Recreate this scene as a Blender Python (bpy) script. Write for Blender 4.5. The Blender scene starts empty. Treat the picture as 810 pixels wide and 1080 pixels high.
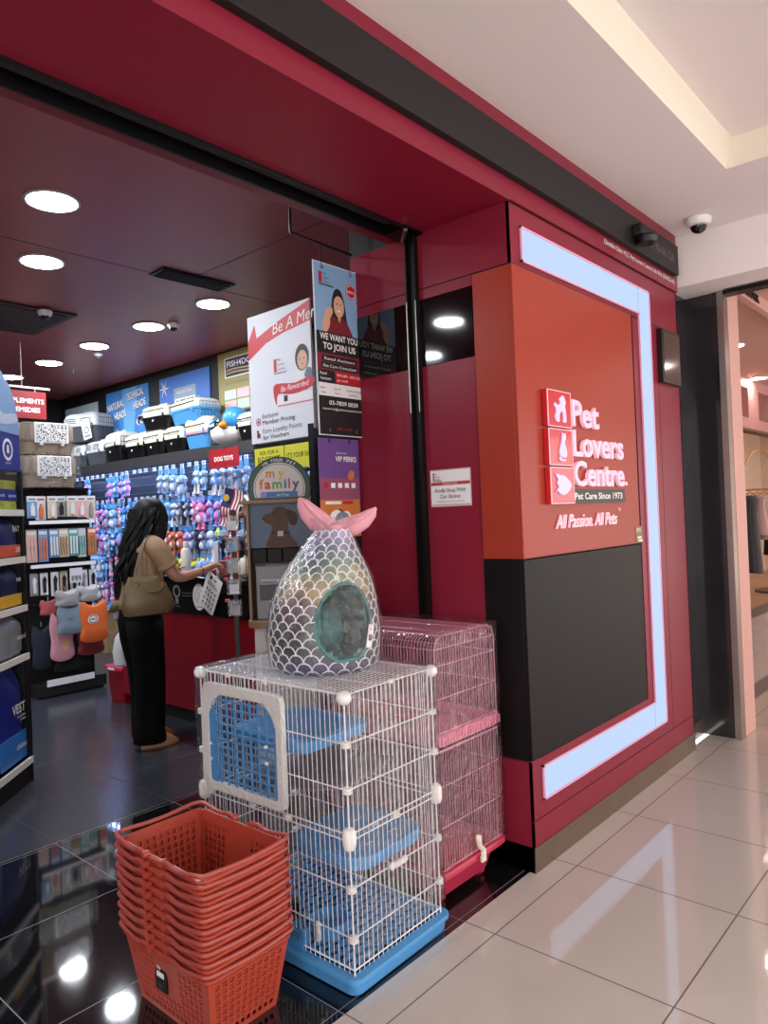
import bpy, math, random
from mathutils import Vector, Matrix
R = math.radians
random.seed(7)
sc = bpy.context.scene

# ------------------------------------------------------------------ camera, world, exposure
cam_data = bpy.data.cameras.new('camera')
cam = bpy.data.objects.new('camera', cam_data)
sc.collection.objects.link(cam)
yaw, pitch, roll = 0.72367, 0.005297, -0.041349
f = Vector((math.cos(yaw)*math.cos(pitch), math.sin(yaw)*math.cos(pitch), math.sin(pitch)))
r0 = Vector((math.sin(yaw), -math.cos(yaw), 0)); u0 = r0.cross(f)
rr = math.cos(roll)*r0 + math.sin(roll)*u0
uu = -math.sin(roll)*r0 + math.cos(roll)*u0
M3 = Matrix((rr, uu, -f)).transposed()
cam.matrix_world = Matrix.Translation((-2.547, -1.524, 1.45)) @ M3.to_4x4()
cam_data.sensor_fit = 'VERTICAL'; cam_data.sensor_height = 36; cam_data.lens = 770.06/1080*36
cam_data.clip_start = 0.02
sc.camera = cam

world = bpy.data.worlds.new('world'); sc.world = world; world.use_nodes = True
world.node_tree.nodes['Background'].inputs[0].default_value = (1.0, 0.955, 0.94, 1)
world.node_tree.nodes['Background'].inputs[1].default_value = 1.2
sc.view_settings.view_transform = 'Standard'; sc.view_settings.look = 'None'
sc.view_settings.exposure = 1.2; sc.view_settings.gamma = 1.0
sc.view_settings.use_curve_mapping = False
SHOP_LAMP = 75.0     # emission of each shop downlight
MALL_FILL = 16.0     # emission of each unseen downlight added to light the corridor

# ------------------------------------------------------------------ materials
def lin(c):
    return c/12.92 if c <= 0.04045 else ((c+0.055)/1.055)**2.4
def C(h):
    h = h.lstrip('#')
    return tuple(lin(int(h[i:i+2], 16)/255) for i in (0, 2, 4)) + (1,)
MATS = {}
def mat(name, col, rough=0.5, metal=0.0, emit=0, spec=0.5, alpha=1.0, trans=0.0, coat=0.0, noise=0.0, nscale=30, bump=0.0, bscale=60):
    if name in MATS: return MATS[name]
    m = bpy.data.materials.new(name); m.use_nodes = True
    nt = m.node_tree; b = nt.nodes['Principled BSDF']
    c = C(col) if isinstance(col, str) else tuple(col)+(1,)
    b.inputs['Base Color'].default_value = c
    b.inputs['Roughness'].default_value = rough
    b.inputs['Metallic'].default_value = metal
    b.inputs['Specular IOR Level'].default_value = spec
    b.inputs['Coat Weight'].default_value = coat
    b.inputs['Coat Roughness'].default_value = 0.05
    b.inputs['Alpha'].default_value = alpha
    b.inputs['Transmission Weight'].default_value = trans
    if emit:
        b.inputs['Emission Color'].default_value = c; b.inputs['Emission Strength'].default_value = emit
    if noise or bump:
        tc = nt.nodes.new('ShaderNodeTexCoord'); n = nt.nodes.new('ShaderNodeTexNoise')
        n.inputs['Scale'].default_value = nscale; n.inputs['Detail'].default_value = 4
        nt.links.new(tc.outputs['Object'], n.inputs['Vector'])
        if noise:
            mr = nt.nodes.new('ShaderNodeMapRange')
            mr.inputs[3].default_value = 1-noise; mr.inputs[4].default_value = 1+noise
            nt.links.new(n.outputs['Fac'], mr.inputs[0])
            mx = nt.nodes.new('ShaderNodeVectorMath'); mx.operation = 'SCALE'
            mx.inputs[0].default_value = c[:3]
            nt.links.new(mr.outputs[0], mx.inputs['Scale']); nt.links.new(mx.outputs[0], b.inputs['Base Color'])
        if bump:
            n2 = nt.nodes.new('ShaderNodeTexNoise'); n2.inputs['Scale'].default_value = bscale
            nt.links.new(tc.outputs['Object'], n2.inputs['Vector'])
            bp = nt.nodes.new('ShaderNodeBump'); bp.inputs['Strength'].default_value = bump; bp.inputs['Distance'].default_value = 0.01
            nt.links.new(n2.outputs['Fac'], bp.inputs['Height']); nt.links.new(bp.outputs[0], b.inputs['Normal'])
    MATS[name] = m
    return m
def film(name, tint='#ffffff', refl=0.10, bscale=14, strength=0.9, cap=0.8):
    """thin clear wrapping film: mostly transparent, crinkled gloss"""
    m = bpy.data.materials.new(name); m.use_nodes = True; nt = m.node_tree; nt.nodes.clear()
    N = nt.nodes.new; L = nt.links.new
    out = N('ShaderNodeOutputMaterial'); mix = N('ShaderNodeMixShader'); tr = N('ShaderNodeBsdfTransparent'); gl = N('ShaderNodeBsdfGlossy')
    tr.inputs[0].default_value = C(tint); gl.inputs['Roughness'].default_value = 0.12
    tc = N('ShaderNodeTexCoord'); n = N('ShaderNodeTexNoise'); n.inputs['Scale'].default_value = bscale; n.inputs['Detail'].default_value = 5
    n.inputs['Distortion'].default_value = 1.5
    L(tc.outputs['Object'], n.inputs['Vector'])
    bp = N('ShaderNodeBump'); bp.inputs['Strength'].default_value = strength; bp.inputs['Distance'].default_value = 0.02
    L(n.outputs['Fac'], bp.inputs['Height']); L(bp.outputs[0], gl.inputs['Normal'])
    fr = N('ShaderNodeLayerWeight'); fr.inputs[0].default_value = 0.25; L(bp.outputs[0], fr.inputs['Normal'])
    mr = N('ShaderNodeMapRange'); mr.inputs[3].default_value = refl; mr.inputs[4].default_value = cap
    L(fr.outputs['Facing'], mr.inputs[0]); L(mr.outputs[0], mix.inputs[0])
    L(tr.outputs[0], mix.inputs[1]); L(gl.outputs[0], mix.inputs[2]); L(mix.outputs[0], out.inputs[0])
    MATS[name] = m
    return m
def tile_mat(name, base, line, s, x0, y0, w, rough, var=0.03, spec=0.5, linerough=0.6, coat=0.0, sy=None, mottle=0.0):
    """square tiles with thin joints, laid out in metres from the object's own coordinates"""
    m = bpy.data.materials.new(name); m.use_nodes = True; nt = m.node_tree; b = nt.nodes['Principled BSDF']
    N = nt.nodes.new; L = nt.links.new
    tc = N('ShaderNodeTexCoord'); sp = N('ShaderNodeSeparateXYZ'); L(tc.outputs['Object'], sp.inputs[0])
    def mth(op, a, bb=None):
        n = N('ShaderNodeMath'); n.operation = op
        for i, v in enumerate((a, bb)):
            if v is None: continue
            if isinstance(v, (int, float)): n.inputs[i].default_value = v
            else: L(v, n.inputs[i])
        return n.outputs[0]
    ds = []; cells = []
    for ax, o, ss in ((0, x0, s), (1, y0, sy or s)):
        t = mth('DIVIDE', mth('SUBTRACT', sp.outputs[ax], o), ss)
        cells.append(mth('FLOOR', t))
        fr = mth('FRACT', t)
        ds.append(mth('MULTIPLY', mth('MINIMUM', fr, mth('SUBTRACT', 1.0, fr)), ss))
    lt = mth('LESS_THAN', mth('MINIMUM', ds[0], ds[1]), w/2)
    cb = N('ShaderNodeCombineXYZ'); L(cells[0], cb.inputs[0]); L(cells[1], cb.inputs[1])
    wn = N('ShaderNodeTexWhiteNoise'); L(cb.outputs[0], wn.inputs['Vector'])
    mr = N('ShaderNodeMapRange'); mr.inputs[3].default_value = 1-var; mr.inputs[4].default_value = 1+var; L(wn.outputs['Value'], mr.inputs[0])
    fac = mr.outputs[0]
    if mottle:
        n = N('ShaderNodeTexNoise'); n.inputs['Scale'].default_value = 3; n.inputs['Detail'].default_value = 6; L(tc.outputs['Object'], n.inputs['Vector'])
        m2 = N('ShaderNodeMapRange'); m2.inputs[3].default_value = 1-mottle; m2.inputs[4].default_value = 1+mottle; L(n.outputs['Fac'], m2.inputs[0])
        fac = mth('MULTIPLY', fac, m2.outputs[0])
    sv = N('ShaderNodeVectorMath'); sv.operation = 'SCALE'; sv.inputs[0].default_value = C(base)[:3]; L(fac, sv.inputs['Scale'])
    mx = N('ShaderNodeMix'); mx.data_type = 'RGBA'; L(lt, mx.inputs[0]); L(sv.outputs[0], mx.inputs[6]); mx.inputs[7].default_value = C(line)
    L(mx.outputs[2], b.inputs['Base Color'])
    m3 = N('ShaderNodeMapRange'); m3.inputs[3].default_value = rough; m3.inputs[4].default_value = linerough; L(lt, m3.inputs[0]); L(m3.outputs[0], b.inputs['Roughness'])
    b.inputs['Specular IOR Level'].default_value = spec; b.inputs['Coat Weight'].default_value = coat; b.inputs['Coat Roughness'].default_value = 0.03
    MATS[name] = m
    return m

red_lam = mat('red_laminate', '#822034', 0.30, spec=0.28)
red_soff = mat('deep_red_paint', '#881a31', 0.4, spec=0.3)
orange_lam = mat('orange_red_laminate', '#9c3626', 0.32, spec=0.3, noise=0.10, nscale=1.5)
black_lam = mat('black_laminate', '#110e0f', 0.42, spec=0.18)
band_black = mat('charcoal_band', '#221f20', 0.5, spec=0.25)
black_gloss = mat('black_glass', '#050507', 0.04, spec=0.6, coat=0.5)
dark_stone = mat('polished_dark_stone', '#2c2a2d', 0.09, spec=0.6, noise=0.35, nscale=5)
steel = mat('brushed_steel', '#a09a92', 0.28, metal=0.9, noise=0.1, nscale=12)
plinth_m = mat('bronze_steel', '#86776c', 0.25, metal=0.75, noise=0.15, nscale=8)
ceil_white = mat('ceiling_paint', '#f1e9e6', 0.7)
ceil_warm_lit = mat('ceiling_paint_warm_lit', '#e9dfcd', 0.7)  # warm light on the tray riser put into its colour
ceil_maroon = mat('maroon_ceiling_paint', '#a85c5e', 0.36, spec=0.35, noise=0.05, nscale=1.2)
black_paint = mat('black_paint', '#100f11', 0.6)
black_plastic = mat('black_plastic', '#0c0c0e', 0.35)
black_metal = mat('black_metal', '#0e0e10', 0.4, metal=0.4)
white_plastic = mat('white_plastic', '#e8e6e2', 0.35)
white_wire = mat('white_coated_wire', '#e9e8ea', 0.3)
pink_wire = mat('pink_coated_wire', '#c77f97', 0.3)
pink_plastic = mat('pink_plastic', '#d98199', 0.35)
rose_plastic = mat('rose_red_plastic', '#b8334d', 0.3)
blue_plastic = mat('sky_blue_plastic', '#4f98d2', 0.3)
cream_plastic = mat('cream_plastic', '#e3dcc8', 0.4)
basket_red = mat('basket_red_plastic', '#ab4332', 0.36)
basket_handle = mat('basket_handle_plastic', '#a2453c', 0.34)
paper = mat('white_paper', '#e9e7ea', 0.5)
wood = mat('oak_veneer', '#8a6a48', 0.4, noise=0.15, nscale=9)
grey_plastic = mat('grey_plastic', '#8d9098', 0.4)
dgrey_plastic = mat('dark_grey_plastic', '#4b4e55', 0.45)
lgrey_plastic = mat('pale_grey_plastic', '#c4c7cb', 0.4)
card = mat('cardboard', '#a38b66', 0.8, noise=0.08, nscale=20)
counter_red = mat('counter_red_laminate', '#7d0f1c', 0.3)
txt_white = mat('white_print', '#f2efee', 0.5)
txt_dark = mat('dark_print', '#1c1a1d', 0.5)
txt_grey = mat('grey_print', '#6c6a70', 0.5)
txt_red = mat('red_print', '#b81f2c', 0.5)
skin_m = mat('skin', '#b98a70', 0.5)
hair_m = mat('black_hair', '#080607', 0.5, spec=0.25)
tan_cloth = mat('tan_cotton', '#9c7f63', 0.85, bump=0.25, bscale=18)
black_cloth = mat('black_cotton', '#08080a', 0.9, spec=0.12, bump=0.25, bscale=12)
olive_leather = mat('olive_leather', '#6b5b43', 0.38, bump=0.3, bscale=22)
brass = mat('brass', '#c79b52', 0.3, metal=0.9)
tan_leather = mat('tan_leather', '#a97d58', 0.5)
clear = film('clear_plastic', '#f4f6fa', 0.06, 18, 0.4, 0.5)
wrap_film = film('crinkled_wrap', '#ffffff', 0.05, 24, 1.0, 0.6)
wrap_soft = film('stretch_wrap', '#fbfbfb', 0.045, 18, 1.0, 0.5)

# ------------------------------------------------------------------ geometry builder
_tc = {}
def text_geo(s, bold=0.0, depth=0.0):
    k = (s, bold, depth)
    if k in _tc: return _tc[k]
    cu = bpy.data.curves.new('t', 'FONT'); cu.body = s; cu.size = 1; cu.offset = bold; cu.extrude = depth; cu.resolution_u = 3
    o = bpy.data.objects.new('t', cu); sc.collection.objects.link(o)
    dg = bpy.context.evaluated_depsgraph_get()
    me = o.evaluated_get(dg).to_mesh()
    v = [tuple(p.co) for p in me.vertices]; fc = [tuple(p.vertices) for p in me.polygons]
    bpy.data.objects.remove(o); bpy.data.curves.remove(cu)
    if v:
        x0 = min(p[0] for p in v); x1 = max(p[0] for p in v)
    else: x0, x1 = 0, 1
    _tc[k] = (v, fc, x0, x1)
    return _tc[k]

def smooth_loop(pts, n=5, closed=True):
    out = []; N = len(pts)
    rng = range(N) if closed else range(N-1)
    for i in rng:
        g = (lambda j: pts[j % N]) if closed else (lambda j: pts[max(0, min(N-1, j))])
        p0, p1, p2, p3 = [Vector(g(i+k)) for k in (-1, 0, 1, 2)]
        for k in range(n):
            t = k/n
            out.append(tuple(0.5*((2*p1)+(-p0+p2)*t+(2*p0-5*p1+4*p2-p3)*t*t+(-p0+3*p1-3*p2+p3)*t**3)))
    if not closed: out.append(tuple(pts[-1]))
    return out

class G:
    def __init__(s): s.v = []; s.f = []; s.fm = []; s.mats = []; s.fr = None
    def frame(s, o=None, u=(1,0,0), v=(0,1,0), n=(0,0,1)):
        s.fr = None if o is None else (Vector(o), Vector(u), Vector(v), Vector(n)); return s
    def _p(s, p):
        if s.fr is None: return tuple(p)
        o, u, v, n = s.fr
        return tuple(o+u*p[0]+v*p[1]+n*p[2])
    def add(s, vs, fs, m):
        if m not in s.mats: s.mats.append(m)
        k = s.mats.index(m); b = len(s.v)
        s.v += [s._p(p) for p in vs]
        for q in fs: s.f.append(tuple(b+i for i in q)); s.fm.append(k)
        return s
    def box(s, x0, x1, y0, y1, z0, z1, m):
        if x0 > x1: x0, x1 = x1, x0
        if y0 > y1: y0, y1 = y1, y0
        if z0 > z1: z0, z1 = z1, z0
        vs = [(x, y, z) for z in (z0, z1) for y in (y0, y1) for x in (x0, x1)]
        return s.add(vs, [(0,2,3,1),(4,5,7,6),(0,1,5,4),(2,6,7,3),(0,4,6,2),(1,3,7,5)], m)
    def rbox(s, x0, x1, y0, y1, z0, z1, m, r=0.02, k=4, taper=0.0, top_in=0.0):
        """box with rounded vertical corners; taper shrinks the base, bevels the top"""
        def loop(e, z):
            out = []
            a0, a1, b0, b1 = x0+e, x1-e, y0+e, y1-e
            q = max(1e-4, min(r, (a1-a0)/2-1e-4, (b1-b0)/2-1e-4))
            for cx, cy, a in ((a1-q, b1-q, 0), (a0+q, b1-q, 90), (a0+q, b0+q, 180), (a1-q, b0+q, 270)):
                for i in range(k+1):
                    t = R(a+90*i/k); out.append((cx+q*math.cos(t), cy+q*math.sin(t), z))
            return out
        rings = [loop(taper, z0)]
        if top_in: rings += [loop(0, z1-top_in), loop(top_in*0.35, z1-top_in*0.3), loop(top_in, z1)]
        else: rings += [loop(0, z1)]
        return s.loft(rings, m)
    def loft(s, rings, m, cap=True, closed=True):
        n = len(rings[0]); vs = [p for rg in rings for p in rg]; fs = []
        for i in range(len(rings)-1):
            for j in range(n if closed else n-1):
                a = i*n+j; b = i*n+(j+1) % n
                fs.append((a, b, b+n, a+n))
        if cap: fs.append(tuple(reversed(range(n)))); fs.append(tuple(range((len(rings)-1)*n, len(rings)*n)))
        return s.add(vs, fs, m)
    def tube(s, pts, r, m, n=6, closed=False, cap=True, flat=None):
        P = [Vector(p) for p in pts]; K = len(P); rad = r if isinstance(r, (list, tuple)) else [r]*K
        rings = []; up = None
        for i in range(K):
            if closed: d = P[(i+1) % K]-P[i-1]
            else: d = P[min(K-1, i+1)]-P[max(0, i-1)]
            if d.length < 1e-9: d = Vector((0,0,1))
            d.normalize()
            if up is None: up = Vector((0,0,1)) if abs(d.z) < 0.9 else Vector((1,0,0))
            a = d.cross(up)
            if a.length < 1e-6: a = d.cross(Vector((0,1,0)))
            a.normalize(); b = a.cross(d).normalized(); up = b
            fl = flat or 1
            rings.append([tuple(P[i]+a*(rad[i]*math.cos(2*math.pi*k/n))+b*(rad[i]*fl*math.sin(2*math.pi*k/n))) for k in range(n)])
        if closed: rings.append(rings[0]); return s.loft(rings, m, cap=False)
        return s.loft(rings, m, cap=cap)
    def wire(s, a, b, r, m, n=4): return s.tube([a, b], r, m, n)
    def lathe(s, prof, m, c=(0,0,0), n=16, sx=1, sy=1):
        rings = [[(c[0]+sx*rd*math.cos(2*math.pi*k/n), c[1]+sy*rd*math.sin(2*math.pi*k/n), c[2]+z) for k in range(n)] for rd, z in prof]
        return s.loft(rings, m)
    def ball(s, c, rx, ry, rz, m, n=10, h=7):
        prof = [(math.sin(math.pi*i/h), -math.cos(math.pi*i/h)) for i in range(1, h)]
        rings = [[(c[0]+rx*a*math.cos(2*math.pi*k/n), c[1]+ry*a*math.sin(2*math.pi*k/n), c[2]+rz*b) for k in range(n)] for a, b in prof]
        vs = [p for rg in rings for p in rg]; fs = []
        for i in range(len(rings)-1):
            for j in range(n):
                a = i*n+j; b = i*n+(j+1) % n; fs.append((a, b, b+n, a+n))
        vs += [(c[0], c[1], c[2]-rz), (c[0], c[1], c[2]+rz)]; e = len(vs)
        L = (len(rings)-1)*n
        for j in range(n):
            fs.append((e-2, (j+1) % n, j)); fs.append((e-1, L+j, L+(j+1) % n))
        return s.add(vs, fs, m)
    def poly(s, pts, z0, z1, m):
        """flat outline in the local a-b plane, from c=z0 to c=z1"""
        n = len(pts)
        ar = sum(pts[i][0]*pts[(i+1) % n][1]-pts[(i+1) % n][0]*pts[i][1] for i in range(n))
        if ar < 0: pts = pts[::-1]
        vs = [(p[0], p[1], z0) for p in pts]+[(p[0], p[1], z1) for p in pts]
        fs = [tuple(reversed(range(n))), tuple(range(n, 2*n))]+[(i, (i+1) % n, (i+1) % n+n, i+n) for i in range(n)]
        return s.add(vs, fs, m)
    def rect(s, a0, a1, b0, b1, m, c=0.001, t=0.0005): return s.box(a0, a1, b0, b1, c-t, c, m)
    def disc(s, a, b, r, m, c=0.001, t=0.0005, n=20, ry=None):
        return s.poly([(a+r*math.cos(2*math.pi*k/n), b+(ry or r)*math.sin(2*math.pi*k/n)) for k in range(n)], c-t, c, m)
    def ring(s, a, b, r1, r2, m, c=0.001, t=0.0005, n=28):
        vs = []; fs = []
        for k in range(n):
            x, y = math.cos(2*math.pi*k/n), math.sin(2*math.pi*k/n)
            vs += [(a+r1*x, b+r1*y, c), (a+r2*x, b+r2*y, c)]
        for k in range(n):
            j = (k+1) % n; fs.append((2*k, 2*k+1, 2*j+1, 2*j))
        return s.add(vs, fs, m)
    def text(s, t, a, b, h, m, w=None, al='L', c=0.0025, bold=0.0, depth=0.0, shear=0.0, rot=0.0, maxw=None):
        v, fc, x0, x1 = text_geo(t, bold, depth/h*0.73 if depth else 0)
        k = h/0.73; kx = k
        if w: kx = w/max(1e-6, (x1-x0))
        elif maxw and (x1-x0)*k > maxw: kx = maxw/(x1-x0)
        W = (x1-x0)*kx
        off = {'L': 0, 'C': -W/2, 'R': -W}[al]
        cr, sr = math.cos(rot), math.sin(rot); out = []
        for p in v:
            x = (p[0]-x0)*kx+off+shear*p[1]*k; y = p[1]*k
            out.append((a+x*cr-y*sr, b+x*sr+y*cr, c+p[2]*k))
        return s.add(out, fc, m)
    def build(s, name, parent=None, loc=(0,0,0), rz=0, label=None, cat=None, group=None, kind=None, smooth=True, bevel=0, ang=35, solid=0):
        me = bpy.data.meshes.new(name); me.from_pydata(s.v, [], s.f)
        for m in s.mats: me.materials.append(m)
        me.polygons.foreach_set('material_index', s.fm)
        me.update()
        if smooth:
            me.shade_smooth(); me.set_sharp_from_angle(angle=R(ang))
        o = bpy.data.objects.new(name, me); sc.collection.objects.link(o)
        o.location = loc; o.rotation_euler = (0, 0, rz)
        if parent: o.parent = parent
        if bevel:
            md = o.modifiers.new('b', 'BEVEL'); md.width = bevel; md.segments = 2; md.limit_method = 'ANGLE'; md.angle_limit = R(40)
        if solid:
            md = o.modifiers.new('s', 'SOLIDIFY'); md.thickness = solid; md.offset = 0
        tag(o, label, cat, group, kind)
        return o
def tag(o, label=None, cat=None, group=None, kind=None):
    if label: o['label'] = label
    if cat: o['category'] = cat
    if group: o['group'] = group
    if kind: o['kind'] = kind
    return o
def thing(name, label, cat, loc=(0,0,0), rz=0, group=None):
    o = bpy.data.objects.new(name, None); sc.collection.objects.link(o)
    o.empty_display_size = 0.1
    o.location = loc; o.rotation_euler = (0, 0, rz)
    return tag(o, label, cat, group)
def dup(o, loc=None, rz=None, label=None, parent=None, scale=None):
    c = o.copy(); sc.collection.objects.link(c)
    if parent: c.parent = parent
    if loc is not None: c.location = loc
    if rz is not None: c.rotation_euler = (0, 0, rz)
    if scale is not None: c.scale = (scale,)*3
    if label: c['label'] = label
    for ch in list(o.children): dup(ch, parent=c)
    return c
def struct(name, g, **k):
    return g.build(name, kind='structure', **k)
FY = dict(u=(1,0,0), v=(0,0,1), n=(0,-1,0))     # surface facing -Y, seen from the corridor
FX = dict(u=(0,-1,0), v=(0,0,1), n=(-1,0,0))    # surface facing -X

# ------------------------------------------------------------------ structure: floors, ceilings, walls
HC = 3.24; MC = 3.03; SOF = 2.69
mall_tile = tile_mat('cream_polished_tile', '#c2bcb6', '#5d564f', 0.607, -0.45, -0.10, 0.005, 0.05, 0.02, spec=0.6, coat=0.35, mottle=0.03)
dark_tile = tile_mat('black_polished_tile', '#141417', '#6b6d72', 0.61, -1.06, 0.66, 0.004, 0.05, 0.05, spec=0.6, coat=0.3)
shop_tile = tile_mat('dark_matte_tile', '#34363e', '#1d1e22', 0.6, -0.45, 1.89, 0.004, 0.22, 0.05, spec=0.5)
g = G().box(-8, 2.6, -6, 0.025, -0.05, 0, mall_tile).box(2.6, 13, -6, -0.3, -0.05, 0, mall_tile); struct('floor_corridor', g)
struct('floor_entrance', G().box(-6.1, 0, 0.025, 1.9, -0.05, 0, dark_tile).box(0, 1.9, 0.9, 1.9, -0.05, 0, dark_tile))
struct('floor_shop', G().box(-6.1, 2.3, 1.905, 8.6, -0.05, 0, shop_tile))
struct('trim_1', G().box(-6.1, 1.9, 1.899, 1.906, -0.04, 0.0015, steel))
struct('ceiling_shop', G().box(-6.1, 2.3, 0.62, 8.6, HC, HC+0.05, ceil_maroon))
struct('trim_2', G().box(-4.5, 2.05, 3.08, 3.086, HC-0.0015, HC, black_paint).box(0.55, 0.556, 1.2, 3.08, HC-0.0015, HC, black_paint))
# corridor ceiling with its raised tray
g = G()
cx, cy, up = 1.17, -0.50, 0.13
g.box(-8, 1.95, cy, 0.02, MC, MC+0.05, ceil_white).box(cx, 1.95, -6, cy, MC, MC+0.05, ceil_white)
struct('ceiling_corridor', g)
g = G()
g.add([(-8, cy, MC), (cx, cy, MC), (cx-0.02, cy-0.035, MC+up), (-8, cy-0.035, MC+up)], [(0,1,2,3)], ceil_warm_lit)
g.add([(cx, cy, MC), (cx, -6, MC), (cx-0.02, -6, MC+up), (cx-0.02, cy-0.035, MC+up)], [(0,1,2,3)], ceil_warm_lit)
g.box(-8, cx, -6, cy, MC+up, MC+up+0.04, ceil_white)
struct('ceiling_tray', g)
# header over the shop opening
g = G()
g.box(-6.1, 0, 0, 0.44, SOF, HC+0.05, red_soff)
g.box(-6.1, 0, 0.56, 0.63, SOF, HC+0.05, mat('brown_red_paint', '#6d1b1f', 0.4))
g.box(-6.1, 0, 0.44, 0.56, SOF+0.12, HC, black_paint)
g.box(-6.1, 0, -0.012, 0, SOF, MC, red_lam)
struct('wall_header', g)
struct('trim_3', G().box(-6.1, -0.005, 0.438, 0.448, SOF-0.012, SOF+0.1, black_metal).box(-6.1, -0.005, 0.552, 0.562, SOF-0.012, SOF+0.1, black_metal)
       .box(-6.1, -0.02, 0.46, 0.54, SOF+0.03, SOF+0.07, mat('shutter_grey', '#3a3536', 0.5)))
struct('trim_4', G().box(-6.1, 1.80, -0.045, -0.012, 2.775, 2.945, band_black), bevel=0.003)
# pillar: red laminate panels with real joints
PX = 1.86
g = G()
g.box(0.004, PX, 0.004, 0.88, 0.10, MC, black_paint)
g.box(0, PX, -0.012, 0.0, 2.695, MC, red_lam)
g.box(0, PX, 0, 0.01, 2.445, 2.69, red_lam)
g.box(0, 0.01, 0.0, 0.88, 2.445, 2.69, red_lam)
g.box(0, 0.07, -0.0, 0.01, 0.44, 0.445, red_lam)
g.box(0, 1.53, 0, 0.01, 0.205, 0.44, red_lam).box(0, PX, 0, 0.01, 0.10, 0.200, red_lam)
g.box(0, 0.01, 0.0, 0.88, 0.10, 0.44, red_lam)
g.box(1.20, 1.53, 0.0, 0.01, 0.44, 2.44, red_lam)
g.box(1.535, PX, 0.0, 0.01, 0.205, 2.44, red_lam)
g.box(0, 0.01, 0.185, 0.88, 0.44, 2.10, red_lam)
g.box(0, 0.01, 0.185, 0.88, 2.395, 2.44, red_lam)
g.box(PX-0.01, PX, 0.0, 0.3, 0.1, MC, red_lam)
struct('wall_pillar', g)
struct('wall_pillar_orange_panel', G().box(-0.008, 1.155, -0.012, 0.004, 1.255, 2.437, orange_lam).box(-0.008, 0.004, 0.004, 0.18, 1.255, 2.437, orange_lam), bevel=0.002)
struct('wall_pillar_black_panel', G().box(-0.008, 1.155, -0.012, 0.004, 0.45, 1.25, black_lam).box(-0.008, 0.004, 0.004, 0.18, 0.45, 1.25, black_lam), bevel=0.002)
struct('trim_5', G().box(1.156, 1.166, -0.006, 0.002, 0.45, 2.437, black_paint).box(0, PX, -0.003, 0.001, 2.439, 2.445, black_paint))
struct('wall_mirror_band', G().box(-0.003, 0.004, 0.185, 0.88, 2.10, 2.395, black_gloss))
struct('baseboard_pillar', G().box(-0.002, PX, -0.004, 0.3, 0, 0.10, plinth_m).box(-0.002, 0.3, 0.0, 0.88, 0, 0.10, plinth_m))
# recess and dark stone pier beside the pillar
struct('wall_recess', G().box(PX, 2.19, 0.06, 0.3, 0.10, MC, dark_stone).box(PX, 2.19, 0.055, 0.3, 0, 0.10, plinth_m))
g = G().box(2.19, 2.40, -0.155, 0.3, 0.0, 2.76, dark_stone)
struct('wall_pier', g)
struct('trim_6', G().box(2.182, 2.25, -0.172, -0.155, 0, 2.76, steel).box(2.170, 2.182, -0.172, -0.135, 0, 2.76, steel))
struct('wall_bulkhead', G().box(1.90, 2.2, -6, 0.06, 2.735, MC+0.05, ceil_white))
# the shop's inner walls
g = G().box(2.12, 2.2, 0.88, 8.6, 0, HC, black_paint); struct('wall_toy_side', g)
struct('wall_back', G().box(-6.1, 2.2, 8.5, 8.6, 0, HC, black_paint))
struct('wall_far_left', G().box(-6.2, -6.1, -0.1, 8.6, 0, HC, red_lam))
struct('wall_behind_pillar', G().box(0.01, 2.2, 0.88, 0.9, 0, HC, red_lam))

# ------------------------------------------------------------------ lamps
lamp_shop = mat('shop_lamp_glow', (0.90, 0.95, 1.0), emit=SHOP_LAMP)
fill_mall = mat('added_corridor_glow', (1.0, 0.90, 0.80), emit=MALL_FILL)
lamp_neigh = mat('boutique_lamp_glow', (1.0, 0.86, 0.76), emit=30)
def lamp_parts(root, r, m):
    G().lathe([(r*1.04, -0.001), (r*1.22, -0.002), (r*1.24, -0.010), (r*1.12, -0.014), (r*1.0, -0.006)], lgrey_plastic, n=28).build('trim_ring', root)
    g = G(); g.add([(r*math.cos(2*math.pi*k/28), r*math.sin(2*math.pi*k/28), -0.0145) for k in range(28)], [tuple(reversed(range(28)))], m)
    g.build('diffuser', root)
spots = [(-0.727, 2.396, 'round downlight nearest the entrance, largest on the maroon ceiling'), (-0.375, 3.339, 'round downlight just in front of the square air vent'),
 (1.03, 3.40, 'round downlight above the white member poster'), (1.0, 4.33, 'round downlight beside the small dome camera over the aisle'),
 (0.98, 5.29, 'middle downlight of the row receding over the toy wall aisle'), (0.97, 6.27, 'downlight second from the far end of the row over the aisle'),
 (0.96, 7.25, 'farthest downlight, above the red supplements sign'), (-3.0, 2.47, 'downlight mirrored in the black band, left side of the shop'),
 (-4.0, 3.48, 'downlight mirrored small in the black band'), (-4.0, 4.49, 'downlight mirrored farthest in the black band'),
 (-2.2, 4.4, 'downlight over the left aisle'), (-2.2, 6.4, 'downlight over the far left aisle'), (-0.5, 6.6, 'downlight over the back shelves'), (-4.2, 6.6, 'downlight at the back left corner')]
base = None
for x, y, lb in spots:
    if base is None:
        base = thing('ceiling_downlight', lb, 'ceiling light', (x, y, HC), group='shop ceiling downlights'); lamp_parts(base, 0.118, lamp_shop)
    else: dup(base, (x, y, HC), label=lb)
base = None
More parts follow.
